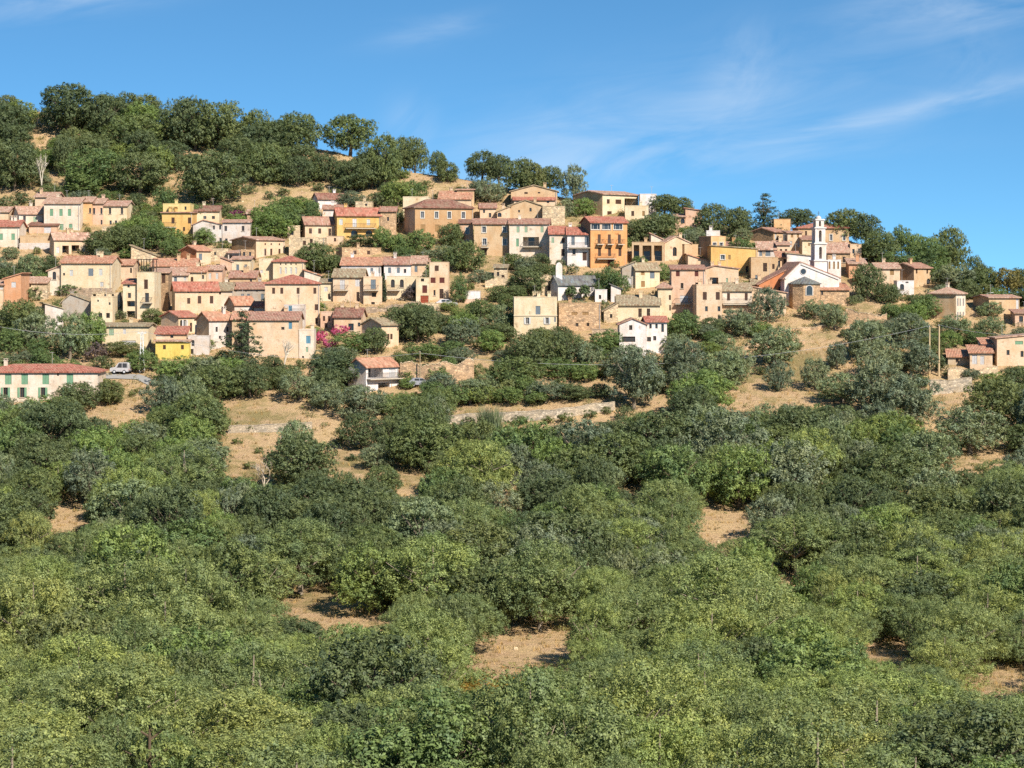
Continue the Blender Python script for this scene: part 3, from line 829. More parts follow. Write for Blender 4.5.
h('tan twin-gabled house with a tall chimney below the red-banded hilltop house', 'the twin-gabled tan house', 509, 542, 206, 222, 'f', 5.5, 'tan', 'tanroof', 'dark 530.5 208-211.5 2.2; dark 519 210-212.5 1.8', dp=8, chim=1)
h('low tan gable with a dark doorway left of the twin-gabled tan house', 'the low tan gable', 497, 510, 212, 224, 'sr', 5, 'salmon', 'tanroof', 'arch 499.5 212-217 4', dp=7, chim=1)
h('wide low-gabled stone house on the crest with a red lean-to roof', 'the crest gable house', 511, 557, 191.5, 209, 'f', 6, 'tan', 'tanroof', 'brown 526 190-194 3.4; dark 539 191-193.5 2.4', dp=8, chim=1)
h('salmon lean-to with bright red roof on the front of the crest gable house', 'the red lean-to', 514, 555, 200, 212, 's', 5.5, 'salmon', 'red', 'arch 518.5 201-206 5; dark 548 200.5-203 2.4', dp=4, chim=0)
h('ruined stone walls and block right of the twin-gabled tan house', 'the ruined stone block', 542.5, 565, 206.5, 228, 't', 0, 's:palestone', 'red', '', dp=6, name='stone_ruin', cat='ruin')
h('grey-pink narrow facade with white-framed windows at the left of the facade row', 'the grey-pink narrow facade', 459.5, 473, 223.5, 247, 'g', 3.5, 'pink', 'brown', 'wframe 467.3 227.5-234 3.4; wframe 467 240-245 3.4', dp=8, chim=0)
h('tan brick facade with white and blue framed windows in two rows', 'the tan brick facade', 474, 509, 224, 256, 'g', 5, 'tan', 'dull', 'wframe 484,504.5 226.5-232.5 3.8; wframe 484.5,504.7 238.5-245 3.8; door 484.3 248.5-256 5', dp=8, balcs=[(481, 489, 247)], chim=0)
h('cream facade with green shutters and a planted veranda', 'the green-shuttered cream facade', 509.3, 549, 224, 259, 'g', 5, 'pale', 'dull', 'pgreen 518,526,542 226.5-232.5 3; green 517.5 238.5-246.5 2.8; loggia 531 237-246 16', dp=8, balcs=[(523, 541, 246.5)], chim=1)
h('pale cream house with two dark windows left of the white balcony facade', 'the pale two-windowed house', 549.5, 567, 234, 265, 'g', 7.5, 'pale', 'red', 'pgreen 552.8 237.5-243 2.8; brown 563.3 238-243 3; door 563 249-256 3.4', dp=8, chim=0)
h('white upper floor with long balcony over stone ground floor beside the orange house', 'the white balcony facade', 567.3, 590.5, 234.5, 267, 'g', 7, 'white', 'red', 'grey 573,586.3 236.5-245 3.4; dark 574 249-254.5 3.2; brown 584.7 252-260.5 4.2', dp=8, balcs=[(569, 590.3, 247.5)], lowwall=(248.5, 'salmon'), chim=1)
h('tall bright orange house with three wide top windows and iron balconies', 'the tall orange house', 590.5, 627.7, 222.5, 268.5, 'g', 5.5, 'orange', 'red',
  'bay 595.6,606.5,618.3 223.7-229.5 8.6; brown 599.3,609.5,619.7 234.3-243 3; brown 599.6,609.8,620.3 248-256 3; reddoor 610.5 259-265.5 5', side=9, th=16, sidewall='umber',  # umber side: shade on the orange wall, put into the colour
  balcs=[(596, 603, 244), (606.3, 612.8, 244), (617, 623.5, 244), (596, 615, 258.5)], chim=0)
h('pale yellow villa on the skyline with a dark open corner loggia', 'the skyline yellow villa', 602.5, 640, 194.3, 219, 'g', 3.5, 'butter', 'pinkroof', 'brown 608.5 199-203.5 3; brown 619 199-203.5 6; loggia 631.5 197.5-206 12; brown 609.8 211-217 4.6; brown 620.4 211-216.5 2.8', side=27, th=42, sidewall='tan', name='villa', chim=0)  # tan side is the yellow wall with its shade coloured in
h('lower yellow wing with two windows at the right of the skyline villa', 'the lower yellow wing', 625, 648.5, 206, 219.5, 't', 0, 'butter', 'red', 'brown 632.7 211-216 2.8; ochre 643.5 211-216 2.6', dp=4, dy=-2)
h('white flat block on the skyline right of the yellow villa', 'the white skyline block', 640, 656.5, 194.3, 216, 't', 0, 'white', 'red', '', dp=6)
# -- lower middle
h('white chapel with grey slate roof behind two round clipped trees', 'the white chapel', 558, 598, 284, 303, 'g', 7.5, 'white', 'slate', 'dark 586 293-297 2', dp=8, chim=0, side=1.5, name='chapel', cat='chapel')
h('small stone hut with a dark doorway left of the white chapel', 'the dark doorway hut', 541.5, 556, 283, 298, 'sl', 3, 's:palestone', 'tanroof', 'door 550 286-292 5', dp=5, chim=0)
h('square yellow-cream house with a ledge and pale blue shutters', 'the square yellow-cream house', 514, 557, 297.5, 338, 't', 0, 'butter', 'red', 'grey 538 306-314.5 4.8; open_pale 527.3,547 317.5-324 3.2; grey 555 317-322 1.6', dp=9, band=316, lowwall=None, chim=3)
h('brown rubble terrace house with two rows of small square openings', 'the rubble terrace house', 559, 601, 303.5, 333, 't', 0, 's:stone', 'red', 'dark 577,588 323-326.3 2.8; ochre 574.5,585.5 312-315 6', dp=5)
h('white gabled house with dark ribbon windows and a red roof wing', 'the white ribbon-window house', 619.5, 646, 324.5, 357, 'f', 5.5, 'white', 'dull', 'dark 630.7 325-330 3.2; dark 628.5 336.5-342 13.5', dp=8, chim=0, pk=0.5)
h('red-roofed white wing with small dark windows right of the white ribbon-window house', 'the red-roofed white wing', 646.3, 667, 322, 354, 'g', 4.5, 'white', 'red', 'dark 650.5,656.5 324-328.5 2.4; dark 662.6 324-332 2.6; dark 637.5 337-341.5 2; dark 645,649 337-341.5 4; dark 654.7 336-340.5 3', dp=7, chim=0)
h('long cream house with pale parapet and two brown doors under a wide tan roof', 'the wide tan-roofed house', 617.5, 660, 305, 324, 'g', 9, 'butter', 'tanroof', 'door 640,648.4 308.5-317 3.4', dp=9, chim=1)
h('narrow cream house with two windows and a small pink hip roof', 'the narrow hip-roofed house', 658, 671.5, 288, 320, 'h', 5, 'butter', 'pinkroof', 'brown 670 295-300 2.4; brown 670.4 305-310.5 2.4', dp=7, chim=0)
h('small yellow house with a large grey window by the shaded terrace building', 'the small yellow house', 635.5, 660.5, 269.5, 291, 'g', 6, 'butter', 'tanroof', 'ochre 643,643.2 271-275 3.8; grey 652.8 271-278.5 4.8; ochre 643.2 281-287 4', dp=7, side=4, chim=1)
h('tall pink house with brown shutters and a white glazed balcony', 'the tall pink house', 671.5, 705, 269.5, 318, 's', 4, 'pink', 'dull', 'redb 677.8,696.5 271-276.3 3.8; dark 682 283-288.5 2.8; dark 697 282.5-289 3.4; white 684 295.5-302.5 8', dp=8, balcs=[(675, 690, 303.5)], chim=0)
h('cream house with red canopy over a dark balcony opening', 'the red-canopied house', 705.3, 738.5, 269, 300, 'f', 3, 'salmon', 'pinkroof', 'loggia 714 277.5-284 8.5; pgreen 727 278-282.5 2', dp=7, chim=2, pk=0.3)
h('tall pink-cream house with balustrade terrace and six brown windows', 'the balustraded tall house', 696.5, 722, 285, 328, 't', 0, 'salmon', 'red', 'brown 704.8,717.8 292-299.8 4; dark 706.4,719 306.3-311.3 2.7; dark 719.3 315.3-319.3 3; dark 706,712 318-321 2', dp=7, chim=2)
h('white upper floor with long balcony over an orange ground floor', 'the long-balcony house', 722.3, 752, 290.7, 320, 'g', 7, 'pale', 'tanroof', 'brown 728.5,746.3 293.3-300.5 3', dp=7, balcs=[(722.5, 750.5, 304)], lowwall=(306, 'salmon'), chim=1)
h('cream sloping-topped house with one white panel left of the red church wall', 'the sloping-topped house', 752, 786, 293, 315, 'sl', 6, 'salmon', 'salmon', 'white 756 288.5-293 4.8; dark 781 308-314 3', dp=6, chim=0)
h('small pink house on the skyline with red roof and one brown window', 'the small skyline pink house', 685.5, 702, 211, 229, 'sl', 2.5, 'pink', 'dull', 'brown 695.7 218-223.5 2.8', dp=7, chim=0)
h('low pink annex with an arched opening left of the small skyline house', 'the low pink annex', 675.5, 685.3, 217, 231, 's', 3, 'pink', 'pinkroof', 'arch 683 218.5-223.5 4.5', dp=6, chim=0)
h('tan gable house with a sloping roof above the shaded terrace building', 'the tan gable house above the terrace', 664.5, 691, 243, 263, 'f', 6.5, 'salmon', 'salmon', 'arch 675 247-256 4', dp=9, side=4, th=18, pk=0.45, chim=1)
h('white gable wall above the shaded terrace building', 'the white gable wall', 651, 664, 240, 258, 'sl', 6, 'pale', 'salmon', '', dp=7, chim=0)
h('shaded terrace building with three wide dark openings under a flat roof', 'the shaded terrace building', 632, 664, 242.5, 265, 't', 0, 'tan', 'red', 'loggia 636.5 245-261 5.5; loggia 647 245.5-261 9; loggia 658 245.5-261 8', dp=6)
h('plain stone block with a shaded left side below the tan gable house', 'the plain stone block', 684.5, 699, 244.5, 262, 't', 0, 'tan', 'red', '', dp=5, side=7, th=40, sidewall='brown')  # left side coloured brown to look shaded
h('low house with a sloping orange tile roof left of the big ochre house', 'the sloping orange roof', 688, 712, 262.5, 270, 'sl', 7.5, 'salmon', 'orange', '', dp=7, chim=0)
h('big ochre house with rough orange plaster and two small windows', 'the big ochre house', 711, 757.5, 249, 274, 'sl', 3, 'gold', 'tanroof', 'wframe 722.7 255-259.5 4; ochre 729.4 255-259.5 2.4; door 747 266-272.5 2.6', dp=8, chim=0)
h('ochre tower storey with twin white-framed windows above the big ochre house', 'the ochre tower storey', 711, 726.5, 236.5, 262, 't', 0, 'ochre', 'red', 'wframe 714.8,722 242.5-247.5 3.8', dp=6, side=11, th=35, sidewall='umber')  # umber side stands for the ochre wall in shade, as colour
h('white rooftop room above the ochre tower storey', 'the white rooftop room', 706.5, 720, 231, 246, 't', 0, 'white', 'red', '', dp=4, chim=1)
h('small brown-roofed bay on top of the big ochre house', 'the brown-roofed bay', 727, 740, 247.5, 258, 's', 5, 'ochre', 'dull', '', dp=4, chim=1)
h('dark stone gable house under the square tan tower near the bell tower', 'the dark stone gable house', 773.5, 788.5, 232, 246, 'g', 4, 'tan', 'dull', 'pale 776 234-239 2', side=21, th=48, sidewall='s:umber', chim=0)
h('square tan tower block on the crest left of the bell tower', 'the square tan tower', 774, 790.5, 219.5, 238, 't', 0, 'ochre', 'red', '', dp=6)
h('house with wide grey window under a salmon roof left of the church', 'the wide grey window house', 757.5, 776, 249.5, 262, 'g', 7.5, 'offwhite', 'salmon', 'grey 764.8 250.5-256 11', dp=7, chim=0)
h('tan stone house with a brown door below the wide grey window', 'the brown-doored tan house', 751, 778, 257.5, 282, 't', 0, 'tan', 'red', 'door 765 263-271.5 4; brown 773.3 264-269 2.4; grey 757 275-281 3.6', dp=6)
h('small house with bright orange-red roof and dark openings above the church roof', 'the orange-red roofed house', 777, 799, 257.5, 272, 's', 5.5, 'salmon', 'orange', 'dark 779 260.5-267 2.4; door 785 259-266.5 3', dp=5, chim=0)
h('white sloping-topped house directly left of the bell tower', 'the white house by the bell tower', 787, 814, 256.5, 274, 'sl', 3, 'white', 'tanroof', '', dp=6, chim=0)
h('cream house with three shuttered windows below the square tan tower', 'the cream three-shutter house', 787.5, 802, 233, 255, 's', 2, 'salmon', 'pinkroof', 'ochre 792,798 234-237.5 2.2; pale 791,798.5 241-247 2.2; pale 800 230.5-236 1.8', dp=6, chim=0)
h('plain cream front between the three-shutter house and the bell tower', 'the plain cream front', 802.3, 815, 240, 260, 's', 4, 'butter', 'dull', 'ochre 809 243-246 2', dp=6, chim=0)
h('large brown mansion with red hipped roof behind the bell tower', 'the brown mansion behind the bell tower', 798, 849, 228, 246, 'h', 6, 'tan', 'red', 'wframe 831,844 234.5-240.5 2.6; brown 806 231-236 2', dp=10, chim=0)
h('stone house with wide salmon roof right of the bell tower', 'the salmon-roofed stone house', 827.5, 850, 252.5, 266, 'g', 9.5, 's:stone', 'salmon', 'dark 844 257-262.5 3', dp=8, chim=0)
h('tan block house with a small window on the right of the salmon-roofed stone house', 'the tan block house', 850.2, 861.5, 244.5, 264, 't', 0, 'salmon', 'red', 'dark 853.5 249-253.5 2.4', dp=6)
h('white house with three slim windows standing right of the bell tower base', 'the white three-window house', 828, 841, 260, 286, 't', 0, 'white', 'red', 'ochre 829.5,834,838.2 261.5-269 1.8', dp=7)
h('orange-walled house with salmon roof below the tan block house', 'the orange-walled house', 849, 866, 264, 278, 's', 5, 'apricot', 'salmon', 'dark 853 260.5-264 2; dark 860 264.5-267 2', dp=6, chim=1)
h('rubble stone house with red roof beside the church apse', 'the rubble stone house', 820.5, 849.5, 290, 309, 's', 6, 's:stone', 'orange', 'dark 822 290.5-295 2; door 838 305-309 5', dp=6, chim=0)
# -- right
h('tan house with salmon roof and one brown shutter right of the church trees', 'the brown-shuttered tan house', 876, 900, 268.5, 288, 'g', 5, 'salmon', 'salmon', 'ochre 892 268.9-275 4', dp=7, chim=1)
h('brown house with salmon roof and a small arch at its right corner', 'the arched-corner brown house', 914, 934, 268, 289, 'g', 4.5, 'tan', 'dull', 'brown 917,929.5 268.5-273.5 1.9; arch 931 278.5-284.5 4.5', side=18, th=40, sidewall='umber', chim=1)  # shade of the left side is painted as umber
h('white terrace wall below the shaded side of the arched-corner house', 'the white terrace', 897, 914, 281, 295, 't', 0, 'white', 'red', 'arch 907 277-283; arch 902 284-290 4', dp=4, dy=-2)
h('tall tan and cream corner house with six slim front windows', 'the corner house with slim windows', 956, 969, 293.5, 322, 'h', 5.5, 'pale', 'salmon', 'grey 958.6,961.8,966 298.5-306 1.6; grey 958.6,961.8,966 312-319 1.6', side=23, th=55, sidewall='tan', chim=1)
h('long tan wall house with thin pink roof at the right edge', 'the long tan wall house', 989, 1021, 298, 318, 'g', 2.2, 'tan', 'pinkroof', 'white 1019.3 299-309 3.4; ochre 1001 302-310 2.6', dp=7, th=14, chim=0)
h('small pink-roofed hut cut by the right edge below the long tan wall house', 'the pink-roofed edge hut', 1015, 1040, 313.5, 326, 's', 3, 'pink', 'dull', 'dark 1021 316-322 4', dp=5, chim=0)
h('low white house with orange roofs nearest the two wooden poles', 'the low orange-roofed house', 970, 992, 353, 371, 's', 6, 'salmon', 'orange', 'white 974.5 355-364 5; white 982 356-364.5 4', dp=6, th=-6, chim=0)
h('white cottage with orange roof and pale shutters behind the low orange-roofed house', 'the white orange-roofed cottage', 982, 1004, 344, 362, 's', 4.5, 'white', 'orange', 'pgreen 1001 345.5-352 4; dark 990 347-351 2', dp=6, th=-4, chim=0)
h('pinkish house at the right edge with a small green awning', 'the pinkish edge house', 997, 1040, 338.5, 368, 'sr', 4, 'salmon', 'salmon', 'green 1019 341-344.5 8; dark 1008 350-355 3; dark 1022 351-357 3', dp=7, chim=0)
h('long low orange roof over a pale wall left of the white orange-roofed cottage', 'the long low orange roof', 948, 971, 357, 366, 's', 6, 'palestone', 'orange', 'dark 957 358.5-362.5 3', dp=5, th=-8, chim=0)

h('low white garden house right of the white chapel', 'the white garden house', 595, 607, 290, 304, 't', 0, 'white', 'red', 'dark 600 295-299 2.4', dp=4)
h('small white lean-to further right of the white chapel, under the spreading tree', 'the small white lean-to', 611, 621, 289, 304, 'sl', 4, 'white', 'slate', 'door 616 296-303 3', dp=5, chim=0)
h('grey shaded house wall left of the small yellow house', 'the grey shaded house', 622, 634, 267.5, 290, 'sr', 5, 'grey', 'tanroof', 'white 630 278-286 3', dp=6, chim=0)  # shaded look is put into the grey wall colour
h('low stone lean-to with slanting tan roof above the rubble terrace house', 'the slanting stone lean-to', 604, 618, 311, 325, 'sr', 8, 's:palestone', 'tanroof', 'dark 611 314-318 2.4', dp=6, chim=0)
h('low tan-roofed house under the brown-doored tan house', 'the low tan-roofed house', 752, 771, 284.5, 299, 'g', 5, 'salmon', 'tanroof', 'brown 757,766 288-293 2.6', dp=6, chim=1)
h('rear house roof showing above the long green-shuttered upper house', 'the rear roof house', 35, 57, 197, 221, 'g', 4.5, 'salmon', 'salmon', '', dp=7, chim=1)
h('pink garden house behind the bougainvillea roof edge', 'the pink garden house', 247, 267, 213.5, 226, 'g', 3.5, 'pink', 'salmon', 'dark 253,261 216-219.5 2.4', dp=6, chim=1)
h('narrow cream house between the big peach house and the white balcony door house', 'the narrow in-between cream house', 320.3, 332.5, 283, 303, 's', 3.5, 'butter', 'tanroof', 'white 326 287-291.5 3.4; dark 329 294-299 2.2', dp=6, chim=0)
h('rusty pink small house on the steps right of the big peach house', 'the rusty pink house', 320.5, 332.5, 312, 331, 't', 0, 'pink', 'red', 'brown 324,329 316-321 2.2; door 326 323-330 3', dp=5)
h('stone terrace house on the bank below the tan brick facade', 'the stone bank house', 494, 507, 268, 284, 's', 3, 's:palestone', 'tanroof', 'dark 498 272-276 2.4; door 503 275-283 3', dp=5, chim=0)
h('plain cream annex between the three-shutter house and the orange-red roofed house', 'the plain cream annex', 777, 790, 245, 262, 's', 4, 'salmon', 'pinkroof', 'brown 781,786 249-254 2.2', dp=6, chim=1)
h('peach house with a wide salmon roof left of the brown-shuttered tan house', 'the wide-roofed peach house', 862, 876, 273, 289, 'g', 5, 'salmon', 'salmon', 'dark 867,873 276-281 2.4', dp=6, chim=1)

# roof terrace with dark pergola on the tall cream tower house
root, W, H, dp, s = r_
pg = MB()
for xx in (0.15, W * 0.35, W * 0.7, W - 0.25):
    for yy in (0.3, 3.2):
        pg.box(xx, xx + 0.12, yy, yy + 0.12, H + 0.125, H + 2.4)
pg.box(-0.1, W + 0.1, 0.1, 3.5, H + 2.402, H + 2.52)
pg.build('pergola', plain('dark_wood', 0.05, 0.04, 0.035, 0.8), root)
rl = MB()
n = int(W / 0.2)
rl.box(0, W, 0.03, 0.07, H + 0.98, H + 1.03)
for i in range(n + 1):
    xx = (W - 0.04) * i / n
    rl.box(xx, xx + 0.03, 0.035, 0.065, H + 0.125, H + 0.978)
rl.build('railing', plain('iron', 0.05, 0.045, 0.04, 0.6), root)

# ------------------------------------------------------------------ church, bell tower, apse
church, W, H, dp, s = h('white gabled church front with a small round window beside the bell tower', 'the white church', 784.5, 840, 278, 308, 'f', 15.5, 'white', 'dull', '', th=7, dp=11, name='church', cat='church', pk=0.29, chim=0)
h('orange church aisle under a red roof slanting up to the white gable', 'the orange church aisle', 759, 784.2, 284.5, 305, 'sr', 13, 'rust', 'dull', 'dark 779.5 287-291 2', th=3, dp=9, dy=1.0, name='church_aisle', cat='church aisle', chim=0)
def local_on(px, py, x0, yb, th, s):
    return ((px - x0) * s / math.cos(R(th)), (yb - py) * s)
cx, cz = local_on(803.5, 271.5, 784.5, 308, 7, s)
rw = MB(); n = 20; r = 0.52
for k in range(n):
    a0, a1 = 2 * math.pi * k / n, 2 * math.pi * (k + 1) / n
    for ra, rb, y0, y1 in ((r, r + 0.14, -0.09, 0.0),):
        p = [(cx + rr * math.cos(a), yy, cz + rr * math.sin(a)) for a in (a0, a1) for rr in (ra, rb) for yy in (y0, y1)]
        rw.add(p, [(0, 4, 6, 2), (2, 6, 7, 3), (0, 1, 5, 4)])
w_ = rw.build('window', paint('d8d2c4', 0.7), church)
g = MB(); g.prism([(cx + r * math.cos(2 * math.pi * k / n), -0.03, cz + r * math.sin(2 * math.pi * k / n)) for k in range(n)], (0, 0.025, 0))
g.build('pane', glass(), w_)
# raking cornice on the gable
xp = W * 0.29; rs = 15.5 * s
for (xa, za, xb, zb) in ((0, H, xp, H + rs), (W, H, xp, H + rs)):
    cm = MB()
    dx, dz = xb - xa, zb - za; L = math.hypot(dx, dz); nx, nz = -dz / L, dx / L
    if nz > 0: nx, nz = -nx, -nz
    cm.prism([(xa, -0.18, za), (xb, -0.18, zb), (xb + nx * 0.35, -0.18, zb + nz * 0.35), (xa + nx * 0.35, -0.18, za + nz * 0.35)], (0, 0.175, 0))
    cm.build('cornice', paint('efeadd', 0.8), church)

def tower():
    yb = 296.0
    d = D(yb) - 1.0; s = d / F
    x0, x1 = 814.6, 827.6
    root = empty('bell_tower', ((x0 - 512) * s, d, d * (YH - yb) / F), R(12))
    tag(root, 'slender white bell tower with arched belfry openings and small lantern', 'bell tower')
    Z = lambda py: (yb - py) * s
    wm = stucco(WCOL['white'])
    cxm = (x1 - x0) * s / 2
    def tier(name, w, py0, py1, opening=None, cap=0.18, capmat=None):
        hw = w * s / 2; z0, z1 = Z(py1), Z(py0)
        cy = 1.3
        o = None
        m = MB()
        if opening is None:
            m.box(cxm - hw, cxm + hw, cy - hw, cy + hw, z0, z1)
            o = m.build(name, wm, root)
        else:
            ow, oy0, oy1 = opening
            a = ow * s / 2; c0, c1 = Z(oy1), Z(oy0)
            tk = min(0.45, hw - a - 0.02)
            pts = []
            # four corner piers, lower and upper ring; every side has its arch
            p = hw - a
            for sx in (-1, 1):
                for sy in (-1, 1):
                    xa, xb = sorted((cxm + sx * hw, cxm + sx * a)); ya, yb_ = sorted((cy + sy * hw, cy + sy * a))
                    m.box(xa, xb, ya, yb_, c0, c1)
            m.box(cxm - hw, cxm + hw, cy - hw, cy + hw, z0, c0)
            m.box(cxm - hw, cxm + hw, cy - hw, cy + hw, c1, z1)
            o = m.build(name, wm, root)
            for side in range(4):
                am = MB(); n = 8; zc = c1 - a
                for sg in (-1, 1):
                    pl = [(sg * a * math.cos(math.pi / 2 * k / n), zc + a * math.sin(math.pi / 2 * k / n)) for k in range(n + 1)] + [(sg * a, c1)]
                    q3 = []
                    for (u, z) in pl:
                        if side == 0: q3.append((cxm + u, cy - hw + 0.02, z))
                        elif side == 1: q3.append((cxm + u, cy + hw - 0.3, z))
                        elif side == 2: q3.append((cxm - hw + 0.02, cy + u, z))
                        else: q3.append((cxm + hw - 0.3, cy + u, z))
                    am.prism(q3, (0, 0.28, 0) if side < 2 else (0.28, 0, 0))
                am.build('arch_head', wm, o)
            bm_ = MB()
            bm_.tube((cxm, cy, c0 + (c1 - c0) * 0.45), (cxm, cy, c0 + (c1 - c0) * 0.68), a * 0.75, a * 0.35, 10)
            bm_.tube((cxm, cy, c0 + (c1 - c0) * 0.68), (cxm, cy, c1 + 0.01), 0.05, 0.05, 6)
            bm_.build('bell', plain('bronze', 0.12, 0.085, 0.04, 0.45), o)
        if cap:
            cm = MB(); cm.box(cxm - hw - cap, cxm + hw + cap, cy - hw - cap, cy + hw + cap, z1 - 0.16, z1 + 0.1)
            cm.build('cornice', paint('efeadd', 0.8), o)
    tier('base', 13.4, 260.4, 330, None, 0.16)
    tier('lower_stage', 12.0, 243.3, 259.9, (2.9, 246.8, 258.8))
    tier('belfry', 10.6, 227.6, 242.8, (2.9, 230.3, 241.6))
    tier('upper_stage', 8.6, 219.4, 227.1, (2.2, 220.8, 226.2), 0.14)
    m = MB(); hw = 2.6 * s; cy = 1.3
    m.tube((cxm, cy, Z(219.4) + 0.1), (cxm, cy, Z(217.2)), hw, hw, 12)
    m.tube((cxm, cy, Z(217.2)), (cxm, cy, Z(215.6)), hw, hw * 0.35, 12)
    m.build('lantern', wm, root)
    m = MB(); m.box(cxm - 0.03, cxm + 0.03, cy - 0.03, cy + 0.03, Z(215.6), Z(215.6) + 0.9); m.box(cxm - 0.25, cxm + 0.25, cy - 0.026, cy + 0.026, Z(215.6) + 0.5, Z(215.6) + 0.56)
    m.build('cross', plain('iron', 0.05, 0.045, 0.04, 0.6), root)
    HOUSES.append(('the bell tower', x0, x1, 215, 290))
tower()

def apse():
    yb = 312.0
    d = D(yb) - 0.5; s = d / F
    root = empty('apse_chapel', ((806.5 - 512) * s, d + 3.0, d * (YH - yb) / F))
    tag(root, 'octagonal stone chapel with dark slate pyramid roof and big arched window', 'chapel')
    Z = lambda py: (yb - py) * s
    r = 2.95; ze = Z(284)
    ang = [R(-90 - 22.5 + 45 * k + 12) for k in range(8)]
    pts = [(r * math.cos(a), r * math.sin(a)) for a in ang]
    m = MB()
    m.prism([(x, y, -FOUND) for x, y in pts], (0, 0, FOUND + ze))
    m.build('wall', stone(WCOL['stone']), root)
    rm = MB(); ro = 1.1
    apex = (0, 0, Z(277))
    for k in range(8):
        a, b = pts[k], pts[(k + 1) % 8]
        rm.prism([(a[0] * ro, a[1] * ro, ze - 0.05), (b[0] * ro, b[1] * ro, ze - 0.05), apex], (0, 0, 0.14))
    rm.build('roof', tiles(RCOL['slate'], 'x'), root)
    # arched window on the face turned to the sun
    k = 0
    a0, b0 = Vector((*pts[0], 0)), Vector((*pts[1], 0))
    e = (b0 - a0).normalized(); nrm = Vector((e.y, -e.x, 0)); mid = (a0 + b0) / 2
    def arch(w, z0, z1, off, th):
        n = 12; hw = w / 2; zc = z1 - hw
        L = [mid + e * hw + Vector((0, 0, z0)), ]
        for q in range(n + 1):
            t = math.pi * q / n
            L.append(mid + e * hw * math.cos(t) + Vector((0, 0, zc + hw * math.sin(t))))
        L.append(mid - e * hw + Vector((0, 0, z0)))
        mm = MB(); mm.prism([p + nrm * off for p in L], nrm * th); return mm
    w = arch(1.55, Z(295.5), Z(285), -0.05, 0.14).build('window', paint('d8d2c4', 0.7), root)
    arch(1.15, Z(295.0), Z(285.7), 0.05, 0.06).build('pane', glass(), w)
    HOUSES.append(('the octagonal chapel', 789, 822, 274, 312))
apse()

# turret at the left end of the white chapel
yb = 300.0; d = D(yb) - 0.3; s = d / F
root = empty('bell_turret', ((559 - 512) * s, d, d * (YH - yb) / F))
tag(root, 'narrow white turret with rounded top at the left end of the grey-roofed chapel', 'turret')
m = MB(); hw = 0.62
m.box(-hw, hw, -hw, hw, -3, (yb - 267) * s)
m.build('shaft', stucco(WCOL['white']), root)
m = MB()
zt = (yb - 267) * s
pr = []
for k in range(9):
    a = math.pi * k / 8; pr.append((hw * math.cos(a), -hw, zt + 0.9 * math.sin(a)))
m.prism(pr, (0, 2 * hw, 0))
m.build('rounded_cap', stucco(WCOL['white']), root)

# ------------------------------------------------------------------ free-standing walls
def wall(label, pts, hpx, thick=0.5, mat='s:palestone', name='stone_wall', cat='wall', ragged=0.0, holes=()):
    m = MB()
    P3 = []
    L = []
    for (ax, ay), (bx, by) in zip(pts, pts[1:]):
        n = max(2, int(abs(bx - ax) / 0.9))
        for i in range(n): L.append((ax + (bx - ax) * i / n, ay + (by - ay) * i / n))
    L.append(pts[-1])
    tops = []
    for i, (px, py) in enumerate(L):
        p = P(px, py); s = p.y / F
        hh = hpx * s * (1 + ragged * (1.3 * noise.noise(Vector((px * 0.063, 3.3, ay))) + 0.35 * noise.noise(Vector((px * 0.55, 9.1, 0)))))
        P3.append(p); tops.append(max(0.3, hh))
    o = P3[0]
    root = empty(name, o)
    tag(root, label, cat)
    wp = []
    n = len(P3)
    v = []
    for p, t in zip(P3, tops):
        q = p - o
        v += [(q.x, q.y, q.z - 2.5), (q.x, q.y, q.z + t), (q.x, q.y + thick, q.z + t), (q.x, q.y + thick, q.z - 2.5)]
    f = [(0, 1, 2, 3), ((n - 1) * 4 + 3, (n - 1) * 4 + 2, (n - 1) * 4 + 1, (n - 1) * 4)]
    for i in range(n - 1):
        for k in range(4):
            f.append((i * 4 + k, i * 4 + (k + 1) % 4, (i + 1) * 4 + (k + 1) % 4, (i + 1) * 4 + k))
    m.add(v, f)
    m.build('masonry', wall_mat(mat), root)
    c = MB(); v = []
    for p, t in zip(P3, tops):
        q = p - o
        v += [(q.x, q.y - 0.06, q.z + t + 0.003), (q.x, q.y - 0.06, q.z + t + 0.12), (q.x, q.y + thick + 0.06, q.z + t + 0.12), (q.x, q.y + thick + 0.06, q.z + t + 0.003)]
    c.add(v, f)
    c.build('coping', wall_mat(mat if mat != 's:stone' else 's:palestone'), root)

wall('pale stone retaining wall across the dry bank under the left trees', [(228, 434), (270, 433), (312, 430)], 8, ragged=0.1, mat='s:wallstone')
wall('short lower stone retaining wall right of the dry bank', [(280, 443), (310, 441)], 6, ragged=0.1, mat='s:wallstone')
wall('long pale roadside wall through the middle of the slope', [(444, 425), (470, 423.5), (500, 422), (555, 420), (615, 411)], 9.5, ragged=0.12, mat='s:wallstone')
wall('ragged ruined wall with small openings right of the white balcony villa', [(400, 386), (440, 387), (474, 384)], 23, 0.7, 's:stone', 'ruined_wall', 'ruin', 0.28)
wall('upper stone terrace wall under the tan brick facade', [(485, 290), (520, 288), (556, 286)], 10, 0.6, 's:palestone', ragged=0.3)
wall('stone parapet below the red-shuttered tower house', [(412, 313), (446, 312)], 9, 0.6, 's:palestone', ragged=0.15)
wall('crumbling stone wall below the oleander house garden', [(366, 316), (400, 314), (418, 308)], 8, 0.6, 's:greystone', ragged=0.4)
wall('stone terrace wall under the row-end pale yellow house', [(102, 235), (131, 234)], 8, 0.6, 's:palestone', ragged=0.1)
wall('broken stone wall below the rubble stone house near the church', [(846, 326), (868, 327), (887, 326)], 13, 0.6, 's:stone', 'ruined_wall', 'ruin', 0.35)
